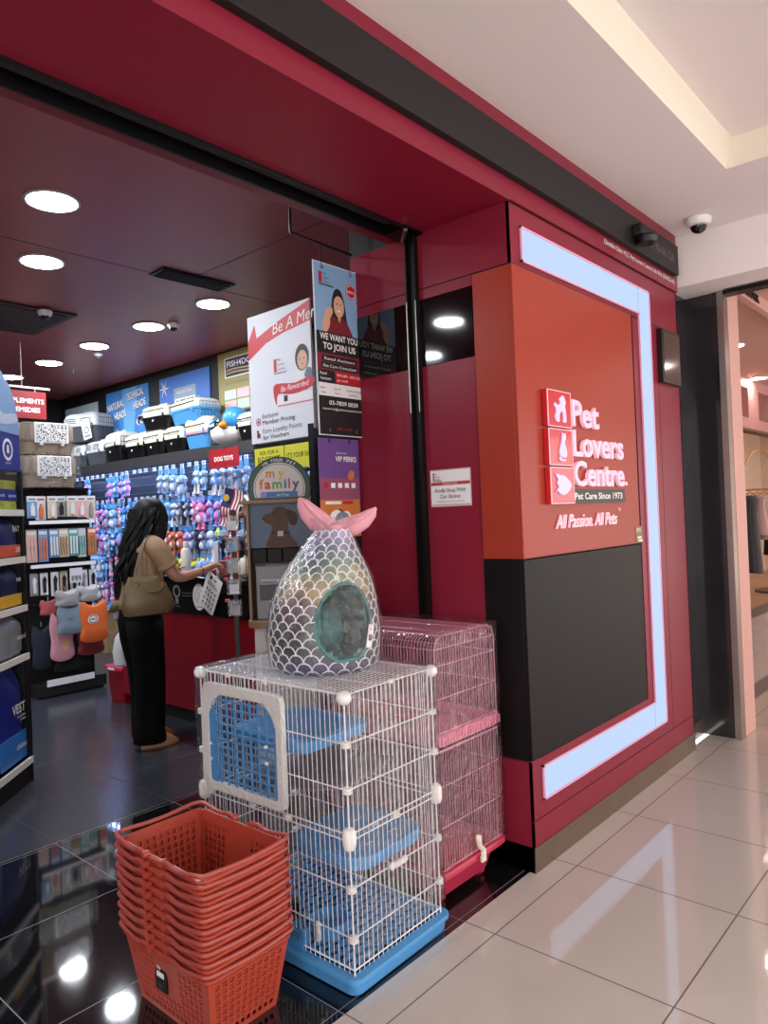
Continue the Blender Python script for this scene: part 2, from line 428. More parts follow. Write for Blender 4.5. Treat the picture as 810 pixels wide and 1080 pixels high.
for i, (x, y) in enumerate([(-3.5, -2.2), (-1.2, -2.2), (0.4, -1.4), (-5.5, -2.2), (0.4, -3.4), (-1.2, -4.4), (-3.5, -4.4)]):  # lamps added out of view to brighten the corridor side
    lb = 'added unseen corridor downlight in the raised ceiling tray, spot %s' % ('nearest the pillar', 'beside the camera', 'over the cream tiles', 'far left', 'far right', 'behind', 'behind left')[i]
    if base is None:
        base = thing('added_corridor_light', lb, 'ceiling light', (x, y, MC+up), group='added corridor downlights'); lamp_parts(base, 0.14, fill_mall)
    else: dup(base, (x, y, MC+up), label=lb)
# led strip tucked behind the lip of the toy shelf
led = mat('cool_led', (0.38, 0.52, 1.0), emit=45)
t = thing('led_strip', 'slim blue-white led strip behind the lip of the long toy shelf', 'light strip', (0, 0, 0))
G().box(1.752, 1.772, 3.0, 8.2, 2.098, 2.104, led).build('tube', t)
G().box(1.745, 1.78, 3.0, 8.2, 2.1045, 2.13, lgrey_plastic).build('channel', t)

# ------------------------------------------------------------------ illuminated frame and shop sign
glow = mat('light_frame_glow', (0.48, 0.64, 1.0), emit=0.42, spec=0.3)
glow.node_tree.nodes['Principled BSDF'].inputs['Base Color'].default_value = (0.06, 0.07, 0.09, 1)
ft = thing('illuminated_frame', 'glowing pale blue bracket-shaped light frame set in the red pillar', 'illuminated frame', (0, -0.002, 0))
poly = [(0.085, 2.468), (1.275, 2.468), (1.275, 0.405), (0.085, 0.405), (0.085, 0.272), (1.425, 0.272), (1.425, 2.607), (0.085, 2.607)]
g = G().frame((0,0,0), **FY)
g.poly(poly, 0.0, 0.004, glow); g.build('light_panel', ft, smooth=False)
g = G().frame((0,0,0), **FY)
P3 = poly+[poly[0]]
edge_m = mat('frame_edge', '#e7a9c4', 0.3)
for (a0, b0), (a1, b1) in zip(P3[:-1], P3[1:]):
    g.box(min(a0, a1)-0.004, max(a0, a1)+0.004, min(b0, b1)-0.004, max(b0, b1)+0.004, 0.0, 0.008, edge_m)
g.build('edge_trim', ft, label='thin pink acrylic edge', smooth=False)
g = G().frame((0,0,0), **FY)
for a in (1.272,): g.box(a, a+0.002, 2.468, 2.607, 0.004, 0.0045, txt_grey)
g.box(1.265, 1.267, 0.272, 0.405, 0.004, 0.0045, txt_grey); g.build('panel_joint', ft, smooth=False)

sg = thing('shop_sign', 'shop logo sign of three red animal tiles beside outlined lettering on the orange panel', 'sign', (0.185, -0.014, 1.47))
tile_red = mat('sign_red', '#c8131f', 0.25, coat=0.5)
sil = mat('frosted_acrylic', '#cbbfe6', 0.3, emit=0.10)
rim = mat('acrylic_edge', '#f3c2d0', 0.3, emit=0.12)
dog = [(.30,.12),(.42,.12),(.44,.30),(.52,.42),(.60,.42),(.63,.25),(.60,.12),(.74,.12),(.76,.30),(.74,.48),(.72,.60),(.76,.70),(.70,.84),(.62,.90),(.54,.84),(.46,.78),(.50,.70),(.46,.62),(.34,.60),(.26,.66),(.20,.58),(.28,.52),(.30,.40),(.24,.26)]
cat = [(.40,.22),(.46,.20),(.66,.20),(.72,.30),(.70,.46),(.64,.60),(.66,.70),(.70,.78),(.68,.92),(.62,.86),(.56,.92),(.52,.80),(.50,.68),(.44,.55),(.38,.40)]
tail = [(.44,.24),(.36,.18),(.38,.10),(.52,.08),(.64,.10),(.62,.14),(.50,.13),(.44,.16),(.50,.20)]
fish = [(.12,.30),(.22,.34),(.30,.26),(.50,.22),(.70,.30),(.88,.50),(.74,.66),(.54,.78),(.34,.80),(.16,.84),(.20,.74),(.26,.66),(.20,.56),(.28,.46),(.20,.38)]
for i, sh in enumerate((fish, cat, dog)):
    z0 = i*0.163
    g = G().frame((0,0,0), **FY); g.box(0, 0.205, z0, z0+0.155, 0.0, 0.026, tile_red)
    t = g.build(('fish_tile', 'cat_tile', 'dog_tile')[i], sg, bevel=0.002)
    g = G().frame((0,0,0), **FY); g.poly(smooth_loop([(0.01+p[0]*0.185, z0+0.006+p[1]*0.145) for p in sh], 4), 0.026, 0.032, sil)
    if sh is cat: g.poly(smooth_loop([(0.01+p[0]*0.185, z0+0.006+p[1]*0.145) for p in tail], 4), 0.026, 0.032, sil)
    g.build(('fish_silhouette', 'cat_silhouette', 'dog_silhouette')[i], t)
    g = G().frame((0,0,0), **FY)
    for bx in ((0, .205, z0, z0+.003), (0, .205, z0+.152, z0+.155), (0, .003, z0, z0+.155), (.202, .205, z0, z0+.155)): g.box(*bx, 0.024, 0.028, rim)
    g.build('tile_edge', t)
g = G().frame((0,0,0), **FY); gi = G().frame((0,0,0), **FY)
face_m = mat('letter_face', '#8d5f86', 0.3)
for s_, a, b, h, w in (('Pet', .232, .345, .118, .27), ('Lovers', .232, .212, .118, .53), ('Centre', .232, .080, .112, .53)):
    g.text(s_, a, b, h, rim, w=w, c=0.010, bold=0.022, depth=0.008)
    gi.text(s_, a+.004, b+.0015, h, sil, w=w-.008, c=0.0190, bold=-0.004)
g.text('.', .760, .082, .112, rim, c=0.014, depth=0.01)
g.build('letter', sg, smooth=False, label='raised pale lettering'); gi.build('letter_inlay', sg, smooth=False)
g = G().frame((0,0,0), **FY); g.box(0.215, 0.77, 0.0, 0.062, 0, 0.012, black_plastic)
t = g.build('tagline_plate', sg)
G().frame((0,0,0), **FY).text('Pet Care Since 1973', .235, .018, .030, txt_white, w=.50, c=0.0135, bold=0.02).build('lettering', t, smooth=False)
g = G().frame((0,0,0), **FY)
g.text('All Passion. All Pets', .07, -.105, .062, rim, w=.60, c=0.004, shear=0.3, depth=0.004, bold=0.004); g.text('TM', .70, -.045, .018, rim, c=0.004)
g.build('slogan', sg, smooth=False)
g = G().frame((0,0,0), **FY)
g.text('Dimiliki Oleh: PLC Pet Lovers Centre Sdn Bhd (634222-A)', 0.87, 2.735, 0.026, txt_white, w=0.94, c=0.0)
g.build('owner_lettering', loc=(0, -0.0135, 0), label='small white owner line lettered on red above the light frame', cat='lettering', smooth=False)
g = G().frame((0,0,0), **FY)
g.text('Lot 170-04-12A', 1.31, 2.835, 0.048, mat('grey_letter', '#6d696b', 0.5), w=0.42, c=0.0)
g.build('unit_number', loc=(0, -0.0465, 0), label='grey unit number lettering on the charcoal band', cat='lettering', smooth=False)
# sticker, plaque, notice
g = G().frame((0,0,0), **FY); g.box(0, .085, 0, .085, 0, .002, mat('gold_sticker', '#7c6c38', 0.4)); g.text('PETS', .01, .055, .02, txt_white); g.rect(.02, .07, .022, .032, txt_white, .003); g.rect(.03, .08, .006, .016, txt_white, .003)
g.build('small_sticker', loc=(1.095, -0.0125, 1.258), label='small dark gold sticker at the right edge of the orange panel', cat='sticker', smooth=False)
t = thing('mirror_plaque', 'black framed square mirror plaque on the red wall near the dark stone', 'plaque', (1.53, -0.001, 2.13))
G().frame((0,0,0), **FY).box(0, .27, 0, .30, 0, .03, black_plastic).build('frame', t, bevel=0.003)
G().frame((0,0,0), **FY).box(.015, .255, .015, .285, .03, .032, mat('plaque_glass', '#5f5757', 0.08, metal=0.7)).build('plaque_face', t)
t = thing('wall_notice', 'white notice asking to shop with the basket, on the red jamb', 'notice', (-0.001, 0.44, 1.485))
g = G().frame((0,0,0), **FX); g.box(-.005, .21, -.006, .155, 0, .002, mat('notice_holder', '#c9b9bd', 0.2)); g.build('holder', t, smooth=False)
g = G().frame((0,0,0), **FX); g.rect(0, .205, .005, .085, paper, .003, .001); g.rect(0, .205, .088, .099, txt_red, .003, .001); g.rect(0, .205, .102, .15, paper, .003, .001)
g.text('Kindly Shop With', .102, .056, .018, txt_dark, al='C', c=.0045, w=.16); g.text('Our Basket', .102, .030, .018, txt_dark, al='C', c=.0045, w=.11)
g.text('Thank you for your kind cooperation', .102, .013, .007, txt_grey, al='C', c=.0045); g.text('IMPORTANT NOTICE', .102, .0905, .006, txt_white, al='C', c=.0045)
g.rect(.012, .018, .108, .142, txt_red, .0045); g.text('Pet', .021, .132, .008, txt_dark, c=.0045); g.text('Lovers', .021, .121, .008, txt_dark, c=.0045); g.text('Centre', .021, .110, .008, txt_dark, c=.0045); g.rect(.012, .06, .104, .107, txt_dark, .0045)
g.build('notice_paper', t, smooth=False)

# shutter guide rail
t = thing('shutter_guide', 'tall black steel shutter guide post against the red jamb', 'shutter guide', (-0.03, 0.49, 0))
G().box(.0, .028, -.027, -.021, .0, SOF+.05, black_metal).box(.0, .028, .021, .027, .0, SOF+.05, black_metal).box(.018, .029, -.021, .021, 0, SOF+.05, black_metal).build('channel', t)
g = G().tube([(-.002, -.025, 1.9), (-.002, -.025, 2.39)], .0022, steel).tube([(-.002, .025, 1.9), (-.002, .025, 2.39)], .0028, steel); g.build('edge_bead', t)
G().box(-.09, .025, -.06, .06, SOF-.012, SOF+.06, black_metal).tube([(-.08, -.05, SOF-.015), (.02, .05, SOF-.015)], .009, steel).build('top_bracket', t)

# dome cameras
def dome(loc, label, shell, r=0.055, side=None):
    t = thing('dome_camera', label, 'security camera', loc)
    G().lathe([(r*.95, 0), (r*1.05, -.006), (r, -.024), (r*.86, -.040), (r*.62, -.046)], shell, n=24).build('housing', t)
    G().ball((0, 0, -.040), r*.66, r*.66, r*.66, black_gloss, 16, 10).build('dome', t)
    g = G(); d = Vector((-.6, -.55, -.45)).normalized()
    g.tube([Vector((0,0,-.048))+d*.02, Vector((0,0,-.048))+d*(r*.66+.004)], r*.28, black_plastic, 12); g.build('lens', t)
    return t
dome((1.69, -0.20, MC), 'white dome camera on the corridor ceiling beside the pillar', white_plastic, 0.068)
dome((0.10, 4.38, HC-0.02), 'white dome camera in front of the square ceiling vent', white_plastic)
dome((1.12, 4.12, HC), 'white dome camera beside a downlight in the aisle row', white_plastic, 0.05)
t = thing('band_camera', 'black wall dome camera mounted on the charcoal band', 'security camera', (1.17, -0.045, 2.83))
G().box(-.04, .12, -.055, 0, -.0, .06, band_black).build('bracket', t, bevel=0.01)
G().lathe([(.05, 0), (.055, -.01), (.045, -.035), (.02, -.05)], black_plastic, c=(0.02, -.055, .0), n=20).build('dome', t)

# vents
t = thing('slot_vent', 'narrow black slot vent in the maroon ceiling', 'air vent', (0.575, 3.0, HC), rz=R(-2))
G().box(-.30, .30, -.10, .10, -.012, -.001, black_metal).build('frame', t, bevel=.003)
g = G()
for i in range(5): g.box(-.27, .27, -.075+i*.035, -.062+i*.035, -.022, -.012, black_paint)
g.build('louvre', t)
t = thing('square_vent', 'large dark square ceiling air vent behind the dome camera', 'air vent', (-0.05, 4.80, HC))
G().box(-.42, .42, -.42, .42, -.016, -.001, mat('vent_dark', '#2b2a30', .5)).build('frame', t, bevel=.004)
g = G()
for i in range(14): g.box(-.36, .36, -.36+i*.054, -.335+i*.054, -.03, -.016, mat('vent_slat', '#3c3b42', .5))
g.build('louvre', t)
t = thing('smoke_detector', 'small round smoke detector on the ceiling over the back aisle', 'smoke detector', (1.15, 5.55, HC)); G().lathe([(.05, 0), (.05, -.02), (.03, -.04)], lgrey_plastic).build('body', t); G().lathe([(.012, -.04), (.012, -.055)], dgrey_plastic).build('sensor', t)
g = G().tube([(0, 0, 0), (0, 0, -.06)], .008, steel).lathe([(.03, 0), (.03, -.006)], steel)
g.build('sprinkler_head', loc=(1.3, 6.4, HC), label='thin sprinkler head on the ceiling beyond the aisle downlights', cat='sprinkler')

# ------------------------------------------------------------------ red shopping baskets
def basket_mesh():
    L2, W2, l2, w2, H = 0.218, 0.145, 0.180, 0.115, 0.215      # half sizes at rim and base
    g = G()
    def wall(p00, p10, p01, p11, nu, nv, solid_lab=False):
        P00, P10, P01, P11 = map(Vector, (p00, p10, p01, p11))
        def at(u, v): return (P00*(1-u)+P10*u)*(1-v)+(P01*(1-u)+P11*u)*v
        us = [0, 0.07]; vs = [0, 0.07]
        for i in range(nu):
            a = 0.07+0.86*i/nu; us += [a+0.86/nu*0.30, a+0.86/nu*0.98]
        us = [0, .06]+[x for i in range(nu) for x in (.06+.88*(i+.18)/nu, .06+.88*(i+.82)/nu)]+[.94, 1]
        vs = [0, .06]+[x for i in range(nv) for x in (.06+.80*(i+.16)/nv, .06+.80*(i+.84)/nv)]+[.86, 1]
        idx = {}; V = []; F = []
        for i, u in enumerate(us):
            for j, v in enumerate(vs): idx[i, j] = len(V); V.append(tuple(at(u, v)))
        for i in range(len(us)-1):
            for j in range(len(vs)-1):
                hole = i >= 2 and j >= 2 and i < len(us)-2 and j < len(vs)-2 and i % 2 == 0 and j % 2 == 0
                if hole and solid_lab and abs((us[i]+us[i+1])/2-.5) < .17 and .35 < (vs[j]+vs[j+1])/2 < .85: hole = False
                if not hole: F.append((idx[i, j], idx[i+1, j], idx[i+1, j+1], idx[i, j+1]))
        g.add(V, F, basket_red)
    c0 = [(-w2, -l2, 0), (w2, -l2, 0), (w2, l2, 0), (-w2, l2, 0)]
    c1 = [(-W2, -L2, H), (W2, -L2, H), (W2, L2, H), (-W2, L2, H)]
    for i in range(4):
        j = (i+1) % 4
        n = 10 if i % 2 == 0 else 15
        wall(c0[i], c0[j], c1[i], c1[j], n, 8, i % 2 == 1)
    g.add(c0, [(3, 2, 1, 0)], basket_red)
    return g
bk = thing('shopping_basket', 'x', 'basket', (-1.27, 0.40, 0), group='stacked red shopping baskets')
basket_mesh().build('basket_body', bk, solid=0.003, smooth=False)
g = G()
def rloop(W, L, z, r=.03, k=4):
    out = []
    for cx_, cy_, a in ((W-r, L-r, 0), (-W+r, L-r, 90), (-W+r, -L+r, 180), (W-r, -L+r, 270)):
        for i in range(k+1):
            t_ = R(a+90*i/k); out.append((cx_+r*math.cos(t_), cy_+r*math.sin(t_), z))
    return out
g.loft([rloop(.143, .216, .196), rloop(.150, .223, .196), rloop(.156, .229, .204), rloop(.156, .229, .212), rloop(.150, .223, .215), rloop(.143, .216, .213), rloop(.143, .216, .196)], basket_red, cap=False)
g.build('rim', bk)
for s_ in (-1, 1):
    # folded-down handle lying along one half of the rim, hinged mid-way on the long sides
    pts = [(-.158, s_*.045, .216), (-.160, s_*.075, .224), (-.160, s_*.12, .215), (-.158, s_*.20, .226), (-.150, s_*.226, .228), (-.12, s_*.234, .228), (-.04, s_*.234, .222), (.04, s_*.234, .222), (.12, s_*.234, .228),
           (.150, s_*.226, .228), (.158, s_*.20, .226), (.160, s_*.12, .215), (.160, s_*.075, .224), (.158, s_*.045, .216)]
    h = G().tube(smooth_loop(pts, 3, closed=False), .0068, basket_handle, 8).build('handle', bk)
    for sx_ in (-1, 1): G().tube([(sx_*.148, s_*.045, .217), (sx_*.168, s_*.045, .217)], .010, basket_red, 10).build('hinge', h)
NB = 10
order = ['bottom', 'second from the bottom', 'third from the bottom', 'fourth from the bottom', 'fifth from the bottom', 'fifth from the top', 'fourth from the top', 'third from the top', 'second from the top', 'top']
for i in range(NB):
    lb = ('bottom red shopping basket of the stack, whole with its black label' if i == 0 else 'top red shopping basket of the stack, open and empty' if i == NB-1 else
          'red shopping basket %s of the nested stack' % order[i])
    o = bk if i == 0 else dup(bk, (-1.27-0.0004*i+random.uniform(-.002, .002), 0.40+random.uniform(-.002, .002), 0.0305*i), rz=random.uniform(-.006, .006))
    o['label'] = lb
g = G().frame((-0.1335, 0.03, 0.085), **FX); g.box(-.03, .03, 0, .085, 0, .004, black_plastic)
lab = g.build('basket_label', bk, smooth=False, label='black label with white lettering')
g = G().frame((-0.1335, 0.03, 0.085), **FX); g.text('my', -.02, .062, .014, txt_white, c=.0055, bold=.02); g.rect(-.02, .018, .04, .055, txt_white, .0055); g.text('PETS', -.016, .012, .010, txt_grey, c=.0055)
g.build('label_print', lab, smooth=False)

# ------------------------------------------------------------------ white two-tier cat cage
wc = thing('wire_cat_cage', 'tall white wire cat cage with blue shelves and base tray, wrapped in clear film', 'cage', (-0.765, 0.425, 0), rz=R(1))
X0, X1, Y0, Y1 = -.22, .22, -.365, .365
levels = [.075, .17, .32, .465, .485, .62, .76, .91]
def panel(fixed, val, a0, a1, za, zb, pitch, r, m, rails, rr_=.0026, skip=None):
    g = G()
    def P(a, z): return (val, a, z) if fixed == 0 else (a, val, z)
    n = max(2, round((a1-a0)/pitch))
    for i in range(n+1):
        a = a0+(a1-a0)*i/n
        if skip and skip[0] < a < skip[1]:
            for s0, s1 in ((za, skip[2]), (skip[3], zb)):
                if s1-s0 > .01: g.wire(P(a, s0), P(a, s1), r, m)
        else: g.wire(P(a, za), P(a, zb), r, m)
    for z in rails:
        if skip and skip[2] < z < skip[3]:
            g.wire(P(a0, z), P(skip[0], z), rr_, m); g.wire(P(skip[1], z), P(a1, z), rr_, m)
        else: g.wire(P(a0, z), P(a1, z), rr_, m, 5)
    return g
# camera-facing long side (-X) with door, short side (-Y), and the two far sides
panel(0, X0, Y0, Y1, .055, .91, .0215, .0016, white_wire, levels, skip=(-.09, .335, .51, .87)).build('door_side_grille', wc)
panel(1, Y0, X0, X1, .055, .91, .0215, .0016, white_wire, levels).build('end_grille', wc)
panel(0, X1, Y0, Y1, .055, .91, .0215, .0016, white_wire, levels).build('rear_grille', wc)
panel(1, Y1, X0, X1, .055, .91, .0215, .0016, white_wire, levels).build('end_grille', wc)
g = G()
for i in range(35):
    y = Y0+(Y1-Y0)*i/34; g.wire((X0, y, .91), (X1, y, .91), .0016, white_wire)
for x in (X0, -.07, .07, X1): g.wire((x, Y0, .912), (x, Y1, .912), .0026, white_wire)
g.build('top_grille', wc)
for x in (X0, X1):
    for y in (Y0, Y1): G().wire((x, y, .05), (x, y, .91), .003, white_wire, 6).build('corner_post', wc)
def clip(x, y, z, s=1.0, big=False, nm='clip'):
    g = G()
    if big: g.lathe([(.0, -.034), (.016, -.032), (.021, -.02), (.022, .015), (.018, .028), (.006, .034), (0, .035)], white_plastic, c=(x, y, z), n=14)
    else: g.lathe([(.012*s, -.010*s), (.015*s, -.008*s), (.015*s, -.002), (.012*s, 0), (.015*s, .002), (.015*s, .008*s), (.012*s, .010*s)], white_plastic, c=(x, y, z), n=12)
    g.build(nm, wc)
for (x, y) in ((X0, Y0), (X1, Y0), (X0, Y1), (X1, Y1)):
    clip(x, y, .475, big=True, nm='corner_joint')
    for z in (.17, .32, .62, .76): clip(x, y, z)
    g = G().ball((x, y, .902), .024, .024, .022, white_plastic, 12, 8); g.build('corner_cap', wc)
for y in (.36, .1, -.1): clip(X0, y*.9, .475, .8)
for x in (0.0,): clip(x, Y0, .475, .9); clip(x, Y0, .91, .7)
for y in (.0, .2): clip(X0, y, .91, .7)
g = G().box(-.04, .03, Y0-.012, Y0-.002, .312, .330, white_plastic).ball((-.035, Y0-.008, .322), .014, .008, .013, white_plastic).ball((.03, Y0-.008, .322), .012, .008, .012, white_plastic); g.build('end_latch', wc)
g = G().box(X0-.014, X0-.002, -.225, -.215, .12, .175, white_plastic).ball((X0-.008, -.22, .172), .008, .012, .01, white_plastic); g.build('side_hook', wc)
# door: white arched frame, blue lattice
dr = G(); o_ = [(-.085, .505), (.332, .505), (.332, .80), (.300, .85), (.235, .873), (-.02, .873), (-.065, .86), (-.085, .83)]
outer = [(-.09, .51), (-.082, .498), (-.06, .492), (.31, .492), (.333, .50), (.34, .52), (.34, .845), (.33, .868), (.31, .875), (-.06, .875), (-.082, .868), (-.09, .85)]
inner = [(-.060, .53), (-.055, .525), (-.045, .522), (.29, .522), (.300, .525), (.305, .535), (.305, .76), (.285, .805), (.235, .838), (.0, .838), (-.04, .80), (-.060, .76)]
vs = []; fs = []
K = len(outer)
for (a, b), (c_, d_) in zip(outer, inner):
    vs += [(X0-.016, a, b), (X0+.006, a, b), (X0-.016, c_, d_), (X0+.006, c_, d_)]
for i in range(K):
    j = (i+1) % K; A, B = 4*i, 4*j
    fs += [(A, A+2, B+2, B), (A, B, B+1, A+1), (A+2, A+3, B+3, B+2), (A+1, B+1, B+3, A+3)]
dr.add(vs, fs, white_plastic)
door = dr.build('door', wc, bevel=.003)
g = G()
for i in range(9):
    a = -.050+i*.0425
    top = .80 if i in (0, 8) else .83
    g.box(X0-.010, X0-.003, a, a+.006, .52, top, blue_plastic)
for i in range(11):
    z = .535+i*.028; g.box(X0-.009, X0-.002, -.055, .302, z, z+.006, blue_plastic)
g.box(X0-.012, X0-.004, .270, .305, .522, .78, blue_plastic).box(X0-.012, X0-.004, -.060, -.045, .522, .78, blue_plastic)
g.build('door_lattice', door, label='sky-blue lattice')
for a, z in ((.30, .60), (.30, .655), (-.01, .64), (-.01, .695)):
    G().ball((X0-.015, a, z), .006, .009, .006, white_plastic, 8, 6).build('lattice_peg', door)
# base tray on castors
g = G()
g.rbox(X0-.022, X1+.022, Y0-.022, Y1+.022, .004, .048, blue_plastic, r=.03, taper=.006)
tr_ = g.build('base_tray', wc, bevel=.003)
g = G().rbox(X0-.03, X1+.03, Y0-.03, Y1+.03, .044, .060, blue_plastic, r=.035); g.build('tray_lip', tr_, bevel=.002)
g = G()
for i in range(20):
    y = -.335+i*.034; g.box(X0+.01, X1-.01, y, y+.012, .064, .072, blue_plastic)
for i in range(11):
    x = X0+.008+i*.0415; g.box(x, x+.010, Y0+.01, Y1-.01, .064, .072, blue_plastic)
g.build('slatted_floor', wc)
G().box(X0+.005, X1-.005, Y0+.005, Y1-.005, .059, .0625, black_plastic).build('tray_liner', wc)
for (x, y) in ((-.17, -.31), (.17, -.31), (-.17, .31), (.17, .31)):
    g = G().box(x-.04, x+.04, y-.04, y+.04, .003, .024, blue_plastic); c1 = g.build('foot', wc, bevel=.004)
    G().tube([(x-.014, y, .012), (x+.014, y, .012)], .0118, black_plastic, 10).build('wheel', c1)
# shelves
g = G().rbox(-.19, .14, -.14, .24, .675, .688, blue_plastic, r=.05).rbox(-.20, .15, -.15, .25, .688, .716, blue_plastic, r=.06, k=6)
sh = g.build('upper_shelf', wc, bevel=.003)
g = G().rbox(-.17, .12, -.12, .22, .7161, .7165, mat('blue_plastic_shaded', '#3380bd', .35), r=.05); g.build('shelf_recess_shade', sh)  # flat sheet on the shelf; shade of a recess put into its colour
g = G().rbox(-.15, .19, -.335, -.01, .325, .338, blue_plastic, r=.07, k=6).rbox(-.16, .20, -.345, .0, .338, .372, blue_plastic, r=.08, k=6)
sh = g.build('lower_shelf', wc, bevel=.003)
g = G()
for y in (-.28, -.2, -.12): g.box(-.06, -.02, y, y+.008, .3725, .374, lgrey_plastic).box(.06, .10, y, y+.008, .3725, .374, lgrey_plastic)
g.build('shelf_slot', sh)
g = G().loft([[(x, y, .565+.03*((y-.0)/.3)**2-.03*math.sin((x+.2)/.4*math.pi)) for x in [-.2+.4*i/10 for i in range(11)]] for y in [-.2+.4*k/8 for k in range(9)]], mat('grey_hammock', '#77737c', .8), cap=False, closed=False)
g.build('hammock', wc, solid=.004)
# bowl and bottle
g = G().lathe([(.0, .0), (.05, .0), (.062, .02), (.068, .055), (.064, .055), (.056, .02), (.0, .012)], blue_plastic, c=(-.12, -.16, .073), n=20); g.build('food_bowl', wc)
bt = G().lathe([(.006, 0), (.02, .02), (.028, .03), (.028, .17), (.024, .19), (.02, .20), (0, .202)], clear, c=(-.19, -.07, .16), n=16).build('water_bottle', wc)
G().lathe([(.004, -.05), (.007, -.04), (.016, -.015), (.022, .0), (.024, .025), (.0, .026)], black_plastic, c=(-.19, -.07, .16), n=14).build('bottle_nozzle', bt)
g = G().box(X0-.01, X0+.03, -.14, -.03, .06, .12, blue_plastic).box(X0-.01, X0-.004, -.03, -.02, .06, .135, blue_plastic).box(X0-.01, X0-.004, -.15, -.14, .06, .135, blue_plastic); g.build('water_dish', wc, bevel=.003)
# film around the cage
def wrapped(x0, x1, y0, y1, z0, z1, m, parent, nu=22, nv=26, amp=.006, seed=1, topamp=.004):
    rnd = random.Random(seed); g = G(); rings = []
    per = []
    for i in range(nu): per.append((x0+(x1-x0)*i/nu, y0, 0, -1))
    for i in range(nu): per.append((x1, y0+(y1-y0)*i/nu, 1, 0))
    for i in range(nu): per.append((x1-(x1-x0)*i/nu, y1, 0, 1))
    for i in range(nu): per.append((x0, y1-(y1-y0)*i/nu, -1, 0))
    for k in range(nv):
        z = z0+(z1-z0)*k/(nv-1)
        rings.append([(px+nx*(.004+rnd.uniform(0, amp)), py+ny*(.004+rnd.uniform(0, amp)), z) for px, py, nx, ny in per])
    rings.append([(x0+(x1-x0)*.5+(px-(x0+x1)/2)*.93, y0+(y1-y0)*.5+(py-(y0+y1)/2)*.93, z1+.003+rnd.uniform(0, topamp)) for px, py, nx, ny in per])
    g.loft(rings, m, cap=False)
    n = len(per); g.add(rings[-1], [tuple(range(n))], m)
    return g.build('plastic_wrap', parent, ang=180)
wrapped(X0-.012, X1+.012, Y0-.012, Y1+.012, .10, .925, wrap_soft, wc, seed=3)

# ------------------------------------------------------------------ pink two-tier cage
pc = thing('pink_wire_cage', 'pink two-level wire cage with rose red base tray behind the white cage', 'cage', (-0.262, 0.41, 0))
a0, a1, b0, b1 = -.195, .195, -.30, .30
def pcage_tier(z0, z1, nm, round_top):
    g = G(); n1 = 26; n2 = 38
    rt = .045 if round_top else 0
    def arch(xa, xb, yy, zz0, zz1): pass
    for i in range(n2+1):        # hoops crossing from -X side over the top to +X side
        y = b0+(b1-b0)*i/n2
        if round_top: g.tube([(a0, y, z0), (a0, y, z1-rt), (a0+rt*.3, y, z1-rt*.3), (a0+rt, y, z1), (a1-rt, y, z1), (a1-rt*.3, y, z1-rt*.3), (a1, y, z1-rt), (a1, y, z0)], .0014, pink_wire, 4)
        else: g.wire((a0, y, z0), (a0, y, z1), .0014, pink_wire); g.wire((a1, y, z0), (a1, y, z1), .0014, pink_wire)
    for i in range(n1+1):
        x = a0+(a1-a0)*i/n1
        zt = z1 if not round_top else (z1-.004)
        for y in (b0, b1): g.wire((x, y, z0), (x, y, zt-(rt*.6 if i in (0, n1) and round_top else 0)), .0014, pink_wire)
    zs = [z0+.004, z0+(z1-z0)*.36, z0+(z1-z0)*.70]+([z1-rt] if round_top else [z1-.004])
    for z in zs:
        g.tube([(a0, b0, z), (a1, b0, z), (a1, b1, z), (a0, b1, z)], .0022, pink_wire, 5, closed=True)
    if round_top:
        for x in (a0+rt, -.065, .065, a1-rt): g.wire((x, b0, z1), (x, b1, z1), .0022, pink_wire)
        for y in (b0, b1): g.tube([(a0, y, z0), (a0, y, z1-rt), (a0+rt*.3, y, z1-rt*.3), (a0+rt, y, z1), (a1-rt, y, z1), (a1-rt*.3, y, z1-rt*.3), (a1, y, z1-rt), (a1, y, z0)], .003, pink_wire, 6)
    g.build(nm, pc)
pcage_tier(.15, .585, 'lower_grille', False)
pcage_tier(.645, 1.0, 'upper_grille', True)
g = G(); o1 = rloop(a1+.012, b1+.012, .60, .03); 
g.loft([rloop(a1+.004, b1+.004, .60, .03), rloop(a1+.012, b1+.012, .603, .03), rloop(a1+.014, b1+.014, .645, .03), rloop(a1+.004, b1+.004, .648, .03), rloop(a1-.006, b1-.006, .64, .03), rloop(a1-.01, b1-.01, .61, .03)], pink_plastic, cap=False)
g.add(rloop(a1+.002, b1+.002, .604, .03), [tuple(range(20))], pink_plastic)
mt = g.build('middle_tray', pc)
g = G()
for i in range(22):
    x = a0+.01+i*.0178; g.box(x, x+.006, b0-.0165, b0-.012, .608, .64, pink_plastic)
for i in range(33):
    y = b0+.01+i*.0178; g.box(a0-.0165, a0-.012, y, y+.006, .608, .64, pink_plastic)
g.build('tray_rib', mt)
g = G().tube([(a0, b0, .585), (a1, b0, .585), (a1, b1, .585), (a0, b1, .585)], .003, pink_wire, 5, closed=True); g.build('joining_hoop', pc)
g = G(); g.rbox(a0+.01, a1-.01, b0+.01, b1-.01, .03, .135, rose_plastic, r=.035, taper=.03)
bs = g.build('base_tray', pc, bevel=.004)
g = G().rbox(a0-.02, a1+.02, b0-.02, b1+.02, .130, .152, rose_plastic, r=.035, top_in=.006).rbox(a0-.008, a1+.008, b0-.008, b1+.008, .118, .131, rose_plastic, r=.03); g.build('tray_lip', bs)
for (x, y) in ((-.13, -.23), (.13, -.23), (-.13, .23), (.13, .23)):
    g = G().tube([(x-.012, y, .018), (x+.012, y, .018)], .018, rose_plastic, 12).box(x-.008, x+.008, y-.012, y+.012, .015, .05, rose_plastic); g.build('castor', pc)
